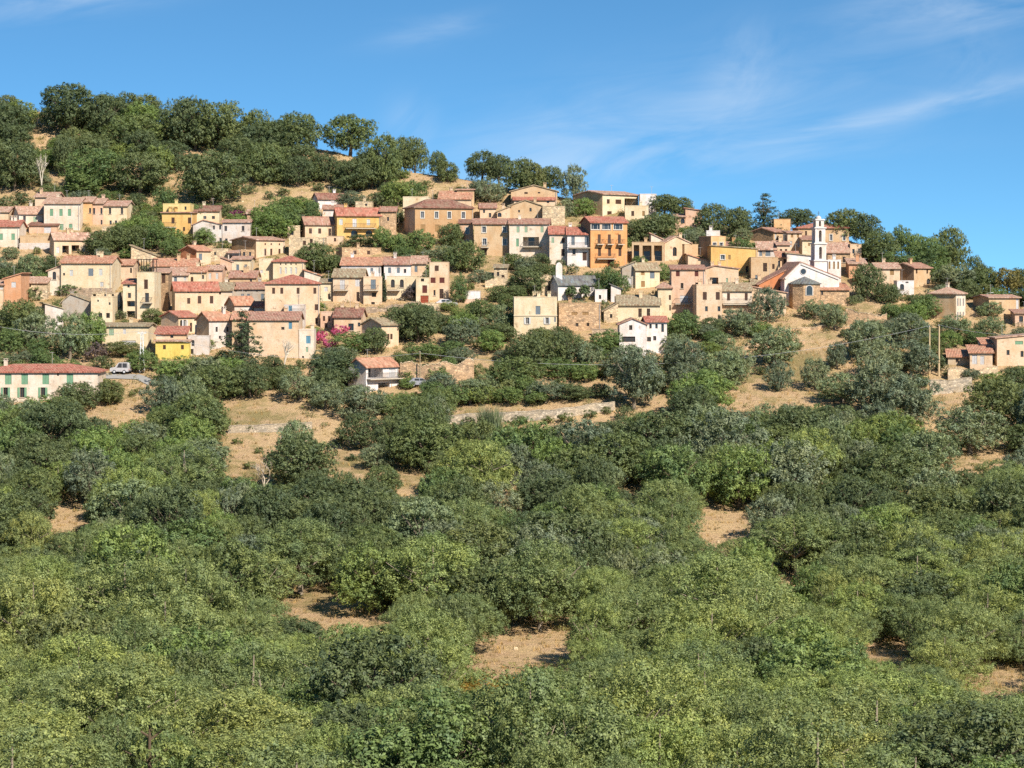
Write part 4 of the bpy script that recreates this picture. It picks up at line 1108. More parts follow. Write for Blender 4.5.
wall('pale concrete retaining wall below the two wooden poles', [(930, 396), (950, 395), (972, 393)], 15, 0.6, 's:wallstone', ragged=0.08)
wall('rough stone bank wall below the low orange-roofed house', [(948, 381), (975, 380), (998, 378)], 10, 0.6, 's:palestone', ragged=0.3)
wall('dry stone terrace wall crossing the olive slope', [(742, 352), (775, 349), (805, 345)], 5, 0.5, 's:stone', ragged=0.4)
wall('low dry stone terrace wall highest on the olive slope', [(790, 333), (830, 331), (850, 330)], 4.5, 0.5, 's:stone', ragged=0.4)
wall('garden wall of rubble below the white chapel', [(592, 338), (625, 336)], 8, 0.5, 's:greystone', ragged=0.2)
wall('rubble wall under the skyline yellow villa', [(626, 229), (660, 232)], 7, 0.5, 's:greystone', ragged=0.25)

# ------------------------------------------------------------------ the short road by the van
def ribbon(name, label, pts, w, mat, dz):
    v = []; f = []
    Q = []
    for (a, b) in zip(pts, pts[1:]):
        for i in range(6): Q.append((a[0] + (b[0] - a[0]) * i / 6, a[1] + (b[1] - a[1]) * i / 6))
    Q.append(pts[-1])
    for i, (px, py) in enumerate(Q):
        p = P(px, py)
        for k in range(3):
            y = p.y + w * (k / 2 - 0.5)
            v.append((p.x, y, ground(p.x, y) + dz))
    for i in range(len(Q) - 1):
        for k in range(2): f.append((i * 3 + k, (i + 1) * 3 + k, (i + 1) * 3 + k + 1, i * 3 + k + 1))
    m = MB(); m.add(v, f)
    o = m.build(name, mat)
    for p in o.data.polygons:
        if p.normal.z < 0: p.flip()
    tag(o, label, kind='structure')
ribbon('road', 'pale asphalt lane beside the white van', [(92, 377), (118, 377), (138, 379.5), (150, 386)], 3.6, plain('pale_asphalt', 0.26, 0.245, 0.22, 0.9), 0.12)

# ------------------------------------------------------------------ vehicles
def car(label, name, cat, px, py, heading, hexc, van=False, L=4.2):
    p = P(px, py); z = ground(p.x, p.y)
    root = empty(name, (p.x, p.y, p.z + 0.1), heading)
    tag(root, label, cat)
    Wd = 1.75; Hh = 1.9 if van else 1.48
    hw = Wd / 2; l = L / 2
    body_m = paint(hexc, 0.3)
    if van: prof_ = [(-l, 0.35), (l, 0.35), (l, 0.85), (l - 0.15, 1.0), (l - 0.95, 1.12), (l - 1.55, Hh - 0.04), (l - 1.8, Hh), (-l + 0.2, Hh), (-l, 1.6)]
    else: prof_ = [(-l, 0.32), (l, 0.32), (l, 0.72), (l - 0.25, 0.85), (l - 1.05, 0.95), (l - 1.75, Hh - 0.04), (l - 2.0, Hh), (-l + 0.9, Hh), (-l + 0.25, 0.98), (-l, 0.9)]
    m = MB(); m.prism([(x, -hw, z_) for x, z_ in prof_], (0, Wd, 0))
    m.build('body', body_m, root)
    zt, zb = Hh - 0.12, 1.02
    for sy in (-1, 1):
        y = sy * (hw + 0.012)
        xs = [(l - 1.25, l - 2.2), (l - 2.3, l - 3.1)] + ([(l - 3.2, -l + 0.25)] if van else [])
        g = MB()
        for (a, b) in xs: 
            sh = 0.42 if a == l - 1.25 else 0
            g.prism([(a, y, zb), (a - sh, y, zt), (b, y, zt), (b, y, zb)], (0, -sy * 0.02, 0))
        g.build('window', glass(), root)
    g = MB()
    a, b = ((l - 0.97, 1.14), (l - 1.53, Hh - 0.06)) if van else ((l - 1.07, 0.98), (l - 1.73, Hh - 0.06))
    nx, nz = (b[1] - a[1]), -(b[0] - a[0])
    q = math.hypot(nx, nz); nx /= q; nz /= q
    g.prism([(a[0] + nx * .01, -hw + 0.12, a[1] + nz * .01), (a[0] + nx * .01, hw - 0.12, a[1] + nz * .01), (b[0] + nx * .01, hw - 0.18, b[1] + nz * .01), (b[0] + nx * .01, -hw + 0.18, b[1] + nz * .01)], (nx * .02, 0, nz * .02))
    g.build('windscreen', glass(), root)
    for sx in (-1, 1):
        for sy in (-1, 1):
            w = MB(); c = (sx * (l - 0.8), sy * (hw - 0.1), 0.32)
            w.tube((c[0], c[1] - 0.11, c[2]), (c[0], c[1] + 0.11, c[2]), 0.32, 0.32, 16)
            wo = w.build('wheel', plain('rubber', 0.02, 0.02, 0.02, 0.9), root)
            w = MB(); w.tube((c[0], c[1] - 0.118, c[2]), (c[0], c[1] + 0.118, c[2]), 0.19, 0.19, 12)
            w.build('rim', plain('alloy', 0.5, 0.5, 0.5, 0.35), wo)
        e = MB()
        nm = 'headlight' if sx > 0 else 'tail_light'
        for sy in (-1, 1):
            e = MB(); x = sx * (l + 0.005); e.box(min(x, x - sx * .03), max(x, x - sx * .03), sy * (hw - 0.22) - 0.14, sy * (hw - 0.22) + 0.14, 0.62, 0.78)
            e.build(nm, plain('lamp_glass', 0.7, 0.7, 0.65, 0.2) if sx > 0 else plain('red_lens', 0.4, 0.02, 0.02, 0.3), root)
        bmp = MB(); x = sx * (l + 0.05); bmp.box(min(x, x - sx * .08), max(x, x - sx * .08), -hw + 0.05, hw - 0.05, 0.36, 0.56)
        bmp.build('bumper', plain('dark_plastic', 0.04, 0.04, 0.04, 0.6), root)
car('white panel van parked on the lane above the green-shuttered farmhouse', 'parked_van', 'van', 121, 374.0, R(168), 'e4e1da', True, 3.4)
car('white car parked in front of the red-shuttered tower house', 'parked_car', 'car', 446.5, 307.5, R(8), 'e9e7e2', False, 4.1)
car('silver grey car parked beside the white balcony villa', 'parked_car', 'car', 419.5, 387, R(15), 'a9adb0', False, 4.1)

# ------------------------------------------------------------------ pylon, poles, cables
def pylon():
    p = P(142, 373); s = p.y / F
    root = empty('lattice_pylon', p)
    tag(root, 'slim pale lattice pylon standing left of the lemon yellow house', 'pylon')
    Ht = 41 * s
    m = MB(); n = 9
    wd = lambda z: 0.42 - 0.26 * z / Ht
    for sx in (-1, 1):
        for sy in (-1, 1): m.tube((sx * wd(0), sy * wd(0), -0.5), (sx * wd(Ht), sy * wd(Ht), Ht), 0.06, 0.05, 4)
    for i in range(n):
        z0, z1 = Ht * i / n, Ht * (i + 1) / n
        sg = 1 if i % 2 else -1
        for k in (-1, 1):
            m.tube((sg * wd(z0), k * wd(z0), z0), (-sg * wd(z1), k * wd(z1), z1), 0.04, 0.04, 4)
            m.tube((k * wd(z0), sg * wd(z0), z0), (k * wd(z1), -sg * wd(z1), z1), 0.04, 0.04, 4)
    gm = plain('galvanised', 0.55, 0.55, 0.53, 0.5)
    m.build('lattice_mast', gm, root)
    m = MB(); m.box(-0.75, 0.75, -0.06, 0.06, Ht - 0.25, Ht - 0.1); m.build('crossarm', gm, root)
    for x in (-0.65, 0, 0.65):
        m = MB(); m.tube((x, 0, Ht - 0.1), (x, 0, Ht + 0.2), 0.07, 0.05, 8); m.build('insulator', plain('porcelain', 0.5, 0.45, 0.4, 0.3), root)
    return p + Vector((0, 0, Ht + 0.2))
top_py = pylon()
tops = []
for (px, yb, yt, lab) in ((929.3, 375, 327, 'pale wooden pole, left one of the pair above the retaining wall'), (938.8, 377, 326, 'pale wooden pole, right one of the pair above the retaining wall')):
    p = P(px, yb); s = p.y / F
    root = empty('wooden_pole', p)
    tag(root, lab, 'pole')
    Ht = (yb - yt) * s
    m = MB(); m.tube((0, 0, -1), (0.06, 0, Ht), 0.2, 0.13, 10)
    m.build('shaft', bark('b09a78'), root)
    m = MB(); m.tube((0, 0, Ht + 0.01), (0, 0, Ht + 0.25), 0.06, 0.05, 8)
    m.build('insulator', plain('porcelain', 0.5, 0.45, 0.4, 0.3), root)
    tops.append(p + Vector((0.06, 0, Ht + 0.2)))
for px, yb, yt, lab in ((311, 305, 274, 'thin grey street lamp pole beside the small tucked house'), (987, 316, 293, 'thin lamp pole among trees left of the long tan wall house')):
    p = P(px, yb); s = p.y / F; Ht = (yb - yt) * s
    root = empty('street_lamp', p); tag(root, lab, 'street lamp')
    m = MB(); m.tube((0, 0, -1), (0, 0, Ht), 0.06, 0.04, 8); m.build('pole', plain('zinc', 0.35, 0.33, 0.31, 0.6), root)
    m = MB(); m.tube((0, 0, Ht - 0.05), (0.8, -0.2, Ht + 0.1), 0.035, 0.03, 6); m.build('arm', plain('zinc', 0.35, 0.33, 0.31, 0.6), root)
    m = MB(); m.box(0.6, 1.15, -0.34, -0.1, Ht + 0.02, Ht + 0.12); m.build('lamp_head', plain('lamp_grey', 0.4, 0.4, 0.38, 0.4), root)

def cable(label, a, b, sag, r=0.022):
    m = MB(); n = 24; pr = None
    a = Vector(a); b = Vector(b)
    pts = [a.lerp(b, i / n) - Vector((0, 0, 4 * sag * (i / n) * (1 - i / n))) for i in range(n + 1)]
    o = pts[0]
    for p, q in zip(pts, pts[1:]): m.tube(p - o, q - o, r, r, 5)
    ob = m.build('power_cable', plain('cable_grey', 0.30, 0.30, 0.30, 0.6))
    ob.location = o
    tag(ob, label, 'cable')
vil = P(399, 379); vil = Vector((vil.x, vil.y - 1.0, vil.y * (YH - 352) / F))
cable('thin grey power cable sagging from the left wooden pole towards the villa', tops[0], Vector(((420 - 512) / F * 405, 405, 405 * (YH - 353) / F)), 4.0)
cable('second thin power cable leaving the right wooden pole towards the right edge', tops[1], Vector(((1060 - 512) / F * 398, 398, 398 * (YH - 332) / F)), 1.0)
cable('power cable from the lattice pylon over the left treetops', top_py, Vector(((-40 - 512) / F * 405, 405, 405 * (YH - 318) / F)), 1.5)
cable('power cable crossing above the oleander towards the lattice pylon', top_py, Vector(((420 - 512) / F * 405, 405, 405 * (YH - 353) / F)), 2.5)
# pole at the villa end of the cables
p = Vector(((420 - 512) / F * 405, 405, 0)); p.z = ground(p.x, p.y)
root = empty('wooden_pole', p); tag(root, 'slender wooden cable pole between the villa and the ruined wall', 'pole')
Ht = 405 * (YH - 353) / F - p.z
m = MB(); m.tube((0, 0, -1), (0, 0, Ht + 0.1), 0.12, 0.08, 8); m.build('shaft', bark('8a7a60'), root)
m = MB(); m.tube((0, 0, Ht + 0.101), (0, 0, Ht + 0.35), 0.05, 0.04, 8); m.build('insulator', plain('porcelain', 0.5, 0.45, 0.4, 0.3), root)
# ------------------------------------------------------------------ vegetation prototypes (real size, metres)
def rnd_unit(rg):
    while True:
        v = Vector((rg.uniform(-1, 1), rg.uniform(-1, 1), rg.uniform(-1, 1)))
        if 0.05 < v.length < 1: return v.normalized()

def leaves_mesh(name, mat, lobes, rg, leaf, dens, jit=0.6, inner=0.2, sub=0.34, spray=0.0):
    """lobes: (centre, radius, flatten). Every lobe is broken up into small uneven clumps of narrow leaf sprays,
    so that dark gaps and twig ends show inside the crown and along its outline."""
    V = []; Fc = []
    for c, r, fl in lobes:
        n = max(5, int(dens * r * r))
        for _ in range(n):
            d = rnd_unit(rg)
            if d.z < -0.3 and rg.random() < 0.6: d.z = -d.z
            rad = r * (rg.uniform(0.3, 0.8) if rg.random() < inner else rg.uniform(0.80, 1.18))
            q = Vector((c[0] + d.x * rad, c[1] + d.y * rad, c[2] + d.z * rad * fl))
            sr = sub * rg.uniform(0.55, 1.25)
            up = (d * 0.6 + Vector((0, 0, 0.55)) + rnd_unit(rg) * 0.4).normalized()
            st = rg.uniform(1.0, 1.0 + spray)
            for _k in range(rg.randint(13, 21)):
                e = rnd_unit(rg)
                p = q + e * sr * rg.uniform(0.35, 1.0) + up * (e.dot(up) * sr * (st - 1.0))
                nrm = (d * 0.9 + e * 0.55 + rnd_unit(rg) * jit + Vector((0, 0, 0.2))).normalized()
                a = (e + rnd_unit(rg) * 0.8); a -= nrm * a.dot(nrm)
                if a.length < 0.05: a = nrm.orthogonal()
                a.normalize(); b = nrm.cross(a)
                L = leaf * rg.uniform(0.6, 1.4); Wd = L * rg.uniform(0.38, 0.62)
                k = len(V)
                f = nrm * (L * rg.uniform(-0.1, 0.2))
                V += [tuple(p - a * L * 0.7), tuple(p + b * Wd + f), tuple(p + a * L), tuple(p - b * Wd + f)]
                Fc += [(k, k + 1, k + 2), (k, k + 2, k + 3)]
    me = bpy.data.meshes.new(name)
    me.from_pydata(V, [], Fc)
    me.materials.append(mat)
    me.update()
    return me

def trunk_mesh(name, mat, Ht, r0, spread, rg, nl=6, top=0.75):
    m = MB()
    p = Vector((0, 0, -0.8)); r = r0 * 1.25
    pts = [p]
    z = Ht * 0.32
    bend = Vector((rg.uniform(-.25, .25), rg.uniform(-.25, .25), 0))
    q = Vector((bend.x * 0.5, bend.y * 0.5, z * 0.5)); m.tube(p, q, r, r0, 8)
    q2 = Vector((bend.x, bend.y, z)); m.tube(q, q2, r0, r0 * 0.85, 8)
    for i in range(nl):
        a = 6.283 * (i + rg.uniform(-.3, .3)) / nl
        e1 = q2 + Vector((math.cos(a) * spread * 0.4, math.sin(a) * spread * 0.4, Ht * rg.uniform(0.14, 0.26)))
        e2 = e1 + Vector((math.cos(a) * spread * 0.4, math.sin(a) * spread * 0.4, Ht * rg.uniform(0.08, 0.22)))
        m.tube(q2, e1, r0 * 0.5, r0 * 0.3, 6); m.tube(e1, e2, r0 * 0.3, r0 * 0.1, 5)
        for _ in range(2):
            e3 = e1 + Vector((rg.uniform(-1, 1) * spread * 0.35, rg.uniform(-1, 1) * spread * 0.35, Ht * rg.uniform(0.08, 0.2)))
            m.tube(e1, e3, r0 * 0.2, r0 * 0.06, 4)
    m.tube(q2, Vector((bend.x * 1.5, bend.y * 1.5, Ht * top)), r0 * 0.6, r0 * 0.15, 6)
    return m.mesh(name, mat)

def crown_lobes(rg, R_, z0, z1, n, rmin, rmax, lop=0.25, sep=0.74):
    """uneven cauliflower crown: lobes on an ellipsoid shell, a few pushed out, some left out"""
    zc = (z0 + z1) / 2; hz = (z1 - z0) / 2
    L = []
    gap = rnd_unit(rg); gap.z = abs(gap.z) * 0.3
    ga = rg.uniform(0, 6.28)
    tries = 0
    while len(L) < n and tries < n * 8:
        tries += 1
        d = rnd_unit(rg)
        if d.z < -0.8: continue
        if d.dot(gap) > 0.86: continue
        r = rg.uniform(rmin, rmax)
        k = 1 + lop * 0.5 * math.sin(2 * math.atan2(d.y, d.x) + ga) + rg.uniform(-0.14, 0.14)
        c = Vector((d.x * (R_ - r * 0.75) * k, d.y * (R_ - r * 0.75) * k, zc + d.z * (hz - r * 0.6) * (0.9 + 0.2 * rg.random())))
        if any((c - q[0]).length < sep * max(r, q[1]) for q in L): continue
        L.append((c, r, rg.uniform(0.68, 0.9)))
    for _ in range(max(3, n // 6)):
        L.append((Vector((rg.uniform(-.45, .45) * R_, rg.uniform(-.45, .45) * R_, zc + rg.uniform(-.4, .3) * hz)), R_ * 0.34, 0.9))
    return L

PROTO = {}
def proto(kind, n, fn):
    PROTO[kind] = [fn(i, random.Random(hash_(kind) + i * 17)) for i in range(n)]
def hash_(s): return sum((i + 3) * ord(c) for i, c in enumerate(s))

def mk_oak(i, rg):           # reference: radius 4.2, height 7.2
    L = crown_lobes(rg, 4.2, 0.0, 7.2, 62, 0.7, 1.35)
    me = leaves_mesh('oak_crown', leaf('oak', 0.120, 0.147, 0.062, 0.3), L, rg, 0.115, 21, 0.5, 0.2, 0.27)
    return me, trunk_mesh('oak_trunk', bark('5d5144'), 7.2, 0.28, 3.4, rg), 4.2, 7.2
def mk_broad(i, rg):
    L = crown_lobes(rg, 4.0, 0.0, 7.6, 62, 0.6, 1.2, 0.35)
    me = leaves_mesh('broadleaf_crown', leaf('broad', 0.150, 0.205, 0.070, 0.4), L, rg, 0.12, 21, 0.5, 0.2, 0.28, 0.4)
    return me, trunk_mesh('broadleaf_trunk', bark('6a5c4a'), 7.6, 0.22, 3.2, rg), 4.0, 7.6
def mk_wood(i, rg):          # the downy oaks of the foreground wood: looser, sprayed upwards
    L = crown_lobes(rg, 4.3, 0.6, 8.0, 64, 0.5, 1.2, 0.45, 0.84)
    me = leaves_mesh('oak_crown', leaf('wood', 0.208, 0.243, 0.088, 0.25), L, rg, 0.088, 34, 0.5, 0.2, 0.26, 0.6)
    return me, trunk_mesh('oak_trunk', bark('8a7d6c'), 8.0, 0.24, 4.4, rg, 7, 0.9), 4.3, 8.0
def mk_olive(i, rg):
    L = crown_lobes(rg, 3.4, 0.0, 5.8, 60, 0.45, 0.95, 0.4)
    me = leaves_mesh('olive_crown', leaf('olive', 0.178, 0.205, 0.122, 0.15), L, rg, 0.105, 26, 0.5, 0.2, 0.24, 0.5)
    return me, trunk_mesh('olive_trunk', bark('74695a'), 5.8, 0.24, 2.8, rg), 3.4, 5.8
def mk_shrub(i, rg):
    L = crown_lobes(rg, 1.5, 0.0, 2.0, 16, 0.35, 0.65)
    me = leaves_mesh('shrub_leaves', leaf('shrub', 0.13, 0.150, 0.062, 0.6), L, rg, 0.09, 34, 0.6, 0.2, 0.2, 0.6)
    return me, trunk_mesh('shrub_stem', bark('6a5c4a'), 2.0, 0.06, 1.0, rg, 5), 1.5, 2.0
def mk_cypress(i, rg):
    L = []
    for k in range(26):
        t = k / 25; z = 0.5 + 7.5 * t
        rr = 0.85 * (1 - t) ** 0.6 + 0.12
        for _ in range(3):
            a = rg.uniform(0, 6.28); L.append((Vector((math.cos(a) * rr * 0.5, math.sin(a) * rr * 0.5, z)), max(0.25, rr * 0.6), 1.3))
    me = leaves_mesh('cypress_crown', leaf('cypress', 0.06, 0.08, 0.04, 0.2), L, rg, 0.10, 24, 0.6, 0.2, 0.22)
    return me, trunk_mesh('cypress_trunk', bark('5d5144'), 8.0, 0.14, 0.4, rg, 3), 0.95, 8.2
def mk_conifer(i, rg):
    L = []
    for k in range(11):
        t = k / 10; z = 1.2 + 10.0 * t
        rr = 3.4 * (1 - t) ** 0.8 + 0.25
        n = max(2, int(9 * (1 - t) + 2))
        for j in range(n):
            a = 6.283 * (j + rg.uniform(-.35, .35)) / n; q = rr * rg.uniform(0.45, 0.95)
            L.append((Vector((math.cos(a) * q, math.sin(a) * q, z + rg.uniform(-.5, .5) - q * 0.12)), rg.uniform(0.5, 0.95), 0.6))
        L.append((Vector((0, 0, z)), max(0.3, rr * 0.4), 1.0))
    me = leaves_mesh('conifer_crown', leaf('conifer', 0.08, 0.105, 0.055, 0.2), L, rg, 0.13, 14, 0.6, 0.2, 0.3, 0.6)
    return me, trunk_mesh('conifer_trunk', bark('5d5144'), 11.5, 0.26, 1.5, rg, 6, 0.98), 3.5, 11.6
def mk_topiary(i, rg):
    L = [(Vector((0, 0, 2.2)), 1.1, 1.0), (Vector((0, 0, 2.2)), 0.7, 1.0)]
    me = leaves_mesh('topiary_crown', leaf('topiary', 0.09, 0.12, 0.045, 0.2), L, rg, 0.14, 120, 0.6, 0.2, 0.2)
    return me, trunk_mesh('topiary_trunk', bark('5d5144'), 2.6, 0.1, 0.6, rg, 4), 1.2, 3.35
def mk_flower(nm, col):
    def f(i, rg):
        L = crown_lobes(rg, 1.7, 0.1, 2.4, 18, 0.35, 0.7)
        me = leaves_mesh('blossom', leaf(nm, *col, 0.1), L, rg, 0.10, 30, 0.6, 0.2, 0.2)
        return me, trunk_mesh('shrub_stem', bark('6a5c4a'), 2.4, 0.07, 1.1, rg, 5), 1.7, 2.4
    return f
def mk_golden(i, rg):
    L = crown_lobes(rg, 3.8, 0.8, 6.6, 46, 0.6, 1.2)
    me = leaves_mesh('chestnut_crown', leaf('golden', 0.24, 0.19, 0.055, 0.3), L, rg, 0.13, 16)
    return me, trunk_mesh('chestnut_trunk', bark('6a5c4a'), 6.6, 0.25, 3.0, rg), 3.8, 6.6
def mk_pine(i, rg):
    L = []
    for z, n, rr in ((2.6, 7, 4.0), (4.6, 7, 3.9), (6.6, 6, 3.0), (8.2, 3, 1.4)):
        a0 = rg.uniform(0, 6.28)
        for j in range(n):
            a = a0 + 6.283 * (j + rg.uniform(-.3, .3)) / n; q = rr * rg.uniform(0.5, 1.0)
            for _ in range(3): L.append((Vector((math.cos(a) * q + rg.uniform(-.8, .8), math.sin(a) * q + rg.uniform(-.8, .8), z + rg.uniform(-.3, .35))), rg.uniform(0.55, 0.9), 0.5))
    me = leaves_mesh('pine_crown', leaf('pine', 0.17, 0.215, 0.075, 0.2), L, rg, 0.13, 16, 0.5, 0.2, 0.3, 1.0)
    m = MB(); m.tube((0, 0, -0.8), (0.2, 0, 8.4), 0.3, 0.08, 8)
    for c, r, fl in L[::3]: m.tube((0.1, 0, c.z - 0.7), c, 0.1, 0.04, 5)
    return me, m.mesh('pine_trunk', bark('5a4c3c')), 4.5, 9.0
def mk_reed(i, rg):
    V = []; Fc = []
    for _ in range(420):
        a = rg.uniform(0, 6.283); r = 2.1 * math.sqrt(rg.random()); x, y = r * math.cos(a), r * math.sin(a)
        Hh = rg.uniform(2.2, 4.2); lean = Vector((x * 0.28 + rg.uniform(-.4, .4), y * 0.28 + rg.uniform(-.4, .4), 0)); w = 0.06
        pr = None
        d = Vector((math.cos(a + 1.2), math.sin(a + 1.2), 0)) * w
        k = len(V)
        for t in (0, 0.5, 1.0):
            c = Vector((x, y, Hh * t * (1 - 0.12 * t))) + lean * t * t
            ww = 1 - 0.85 * t
            V += [tuple(c - d * ww), tuple(c + d * ww)]
        Fc += [(k, k + 1, k + 3, k + 2), (k + 2, k + 3, k + 5, k + 4)]
    me = bpy.data.meshes.new('reed_leaves'); me.from_pydata(V, [], Fc); me.materials.append(leaf('reed', 0.17, 0.20, 0.10, 0.2)); me.update()
    return me, None, 2.4, 4.0
def mk_dead(i, rg):
    m = MB()
    def grow(p, d, L, r, dep):
        q = p + d * L
        m.tube(p, q, r, r * 0.7, 6 if dep < 2 else 4)
        if dep >= 4: return
        for _ in range(3 if dep < 3 else 2):
            dd = (d + rnd_unit(rg) * 0.62 + Vector((0, 0, 0.12))).normalized()
            grow(q, dd, L * rg.uniform(0.62, 0.85), r * 0.62, dep + 1)
    grow(Vector((0, 0, -0.5)), Vector((0.05, 0, 1)), 2.3, 0.2, 0)
    return None, m.mesh('bare_branches', bark(('b5aa98', 'a59886')[i % 2])), 3.0, 7.0

proto('O', 6, mk_oak); proto('B', 5, mk_broad); proto('W', 6, mk_wood); PROTO['H'] = PROTO['O']; proto('V', 5, mk_olive); proto('S', 4, mk_shrub)
proto('P', 1, mk_cypress); proto('C', 2, mk_conifer); proto('T', 1, mk_topiary); proto('Y', 1, mk_golden)
proto('K', 2, mk_flower('pink_blossom', (0.52, 0.10, 0.22))); proto('U', 1, mk_flower('purple_blossom', (0.22, 0.05, 0.12))); proto('Q', 1, mk_flower('red_blossom', (0.36, 0.08, 0.05)))
proto('M', 1, mk_flower('plum_leaves', (0.12, 0.085, 0.08)))
proto('N', 1, mk_pine); proto('R', 1, mk_reed); proto('D', 2, mk_dead)
KNAME = dict(H=('holm_oak_tree', 'oak tree'), N=('pine_tree', 'pine tree'), O=('oak_tree', 'oak tree'), W=('downy_oak_tree', 'oak tree'), B=('broadleaf_tree', 'tree'), V=('olive_tree', 'olive tree'), S=('shrub', 'shrub'), P=('cypress_tree', 'cypress'),
             C=('conifer_tree', 'conifer'), T=('topiary_tree', 'clipped tree'), Y=('chestnut_tree', 'tree'), K=('oleander_bush', 'flowering bush'), U=('bougainvillea_bush', 'flowering bush'),
             Q=('red_bush', 'bush'), M=('plum_bush', 'bush'), R=('reed_clump', 'reeds'), D=('bare_tree', 'bare tree'))
KDESC = dict(H='dark holm oak', N='layered pine', O='dark round oak', W='green oak', B='bright green leafy tree', V='grey-green olive tree', S='small green shrub', P='narrow dark cypress', C='dark pointed conifer', T='round clipped tree',
             Y='golden-brown tree', K='pink flowering oleander', U='purple bougainvillea', Q='red-leaved bush', M='dull plum-coloured bush', R='pale blue-green reed clump', D='leafless pale tree')
TREES = []      # (kind, x, y, radius)
PLANTS = []     # placed roots awaiting a label
rt = random.Random(41)
def put(kind, x, y, z, rad, hgt, label=None, px=None, group=None):
    ps = PROTO[kind]
    me, tm, R0, H0 = ps[rt.randrange(len(ps))]
    nm, cat = KNAME[kind]
    root = empty(nm, (x, y, z), rt.uniform(0, 6.283))
    k = rad / R0
    root.scale = (k * rt.uniform(0.94, 1.06), k * rt.uniform(0.94, 1.06), hgt / H0)
    root['category'] = cat
    parts = []
    if tm: parts.append(('trunk' if kind not in 'SKUQM' else 'stem', tm))
    if me: parts.append(('crown' if kind not in 'SKUQMR' else ('foliage' if kind in 'SR' else 'blossom' if kind in 'KU' else 'foliage'), me))
    for n_, mm in parts:
        o = bpy.data.objects.new(n_, mm); o.parent = root; COL.objects.link(o)
    TREES.append((kind, x, y, rad))
    PLANTS.append([root, kind, px, label, group])
    return root
def T(kind, px, py, w, hpx, label=None):
    y = D(py) ; 
    x = (px - 512) / F * y
    z = y * (YH - py) / F
    s = y / F
    put(kind, x, y, min(z, ground(x, y) + 0.6), w * s / 2 * 1.08, hpx * s * 1.04 + max(0, z - ground(x, y) - 0.6) , label, (px, py - hpx / 2, w, hpx, py))

def many(kind, txt):
    for it in txt.split():
        a = [float(q) for q in it.split(',')]
        T(kind, *a)

T('O', 350, 154, 46, 38, 'lone round oak standing on the skyline with its trunk showing')
T('O', 66, 133, 56, 48, 'broad pale-trunked oak highest on the left skyline')
T('O', 212, 206, 66, 54, 'very large dome-shaped oak above the orange-yellow house')
T('D', 42, 196, 24, 46, 'tall dead white tree on the bare hillside at upper left')
T('C', 765, 234, 40, 38, 'tall dark conifer on the crest left of the square tan tower')
T('C', 242, 374, 58, 58, 'big dark conical tree in front of the long tan house')
T('P', 383.5, 303, 7, 28, 'narrow cypress between the grey balcony door house and the arched-window cream house')
T('P', 417, 303, 5, 24, 'narrow cypress at the right end of the arched-window cream house')
T('T', 571, 303, 10.5, 16, 'left one of two round clipped trees before the white chapel')
T('T', 584.5, 303, 11, 17, 'right one of two round clipped trees before the white chapel')
T('B', 612, 299, 29, 30, 'spreading tree with a bare trunk right of the white chapel')
T('R', 490, 431, 26, 28, 'pale blue-green reed clump standing before the long roadside wall')
T('Y', 1008, 297, 34, 27, 'golden-brown tree on the right skyline above the long tan wall house')
T('K', 341, 338, 20, 13, 'upper pink oleander below the oleander house')
T('K', 320, 345, 16, 14, 'pink oleander beside the turquoise-shuttered house')
T('K', 330, 351, 16, 12, 'lower pink oleander spilling down the garden bank')
T('U', 238, 222, 20, 11, 'purple bougainvillea on the roof edge of the grey white wing')
T('Q', 406, 379, 15, 11, 'red-leaved bush between the white balcony villa and the ruined wall')
T('M', 95, 362, 24, 18, 'dull plum-coloured bush under the low cream house')
T('M', 409, 301, 16, 14, 'dark plum-coloured bush before the arched-window cream house')
T('D', 285, 374, 32, 38, 'grey leafless tree against the long tan house')
T('D', 264, 497, 38, 36, 'leafless white-branched tree on the dry bank')
T('V', 775, 366, 50, 38, 'broad olive tree casting a dark shadow on the olive slope')
T('O', 948, 263, 36, 34, 'rounded oak standing proud on the right skyline')
T('N', 150, 850, 112, 132, 'layered pine with dark gaps between its branches at the bottom edge')
many('D', '436,604,26,30 34,790,30,44 692,712,26,34 884,470,20,26 512,500,18,26')
many('B', '455,406,30,20 480,405,28,20 508,404,30,17 536,404,26,14 432,404,28,22 405,408,22,16')
many('O', '330,398,34,28 352,404,24,18 570,402,30,18')
T('V', 505, 362, 24, 12, 'pale silvery bush in the middle of the tree belt')
many('O', '5,146,55,42 108,138,40,42 145,126,36,30 133,153,54,38 180,147,46,46 196,152,44,52 222,153,46,50 257,152,36,40 266,161,52,38 297,156,50,42 15,191,50,50 65,176,26,40 140,196,50,42 268,186,36,34 298,187,30,30 '
     '326,182,24,28 343,183,20,22 372,188,36,38 384,189,36,52 400,162,22,24 415,162,25,24 438,178,18,26 448,184,22,22 482,179,32,27 499,183,28,27 520,194,34,34 533,196,26,32 550,191,28,24 170,172,40,30 '
     '235,170,40,32 -10,150,40,36 95,160,40,26')
many('O', '660,241,36,28 645,243,28,24 664,215,36,20 682,213,22,15 714,237,32,32 739,237,26,29 797,228,34,19 845,242,38,32 866,244,30,28 880,264,36,32 975,292,26,34 985,294,28,26 968,302,24,22 1020,293,24,24 1036,295,30,28 868,303,30,38 888,306,26,22 1045,310,40,30')
many('B', '893,270,28,18 912,272,26,16 938,281,28,18 952,284,24,16 968,293,24,16 996,303,26,15 870,258,24,14')
many('O', '925,276,24,16 982,300,24,16 1018,307,28,14')
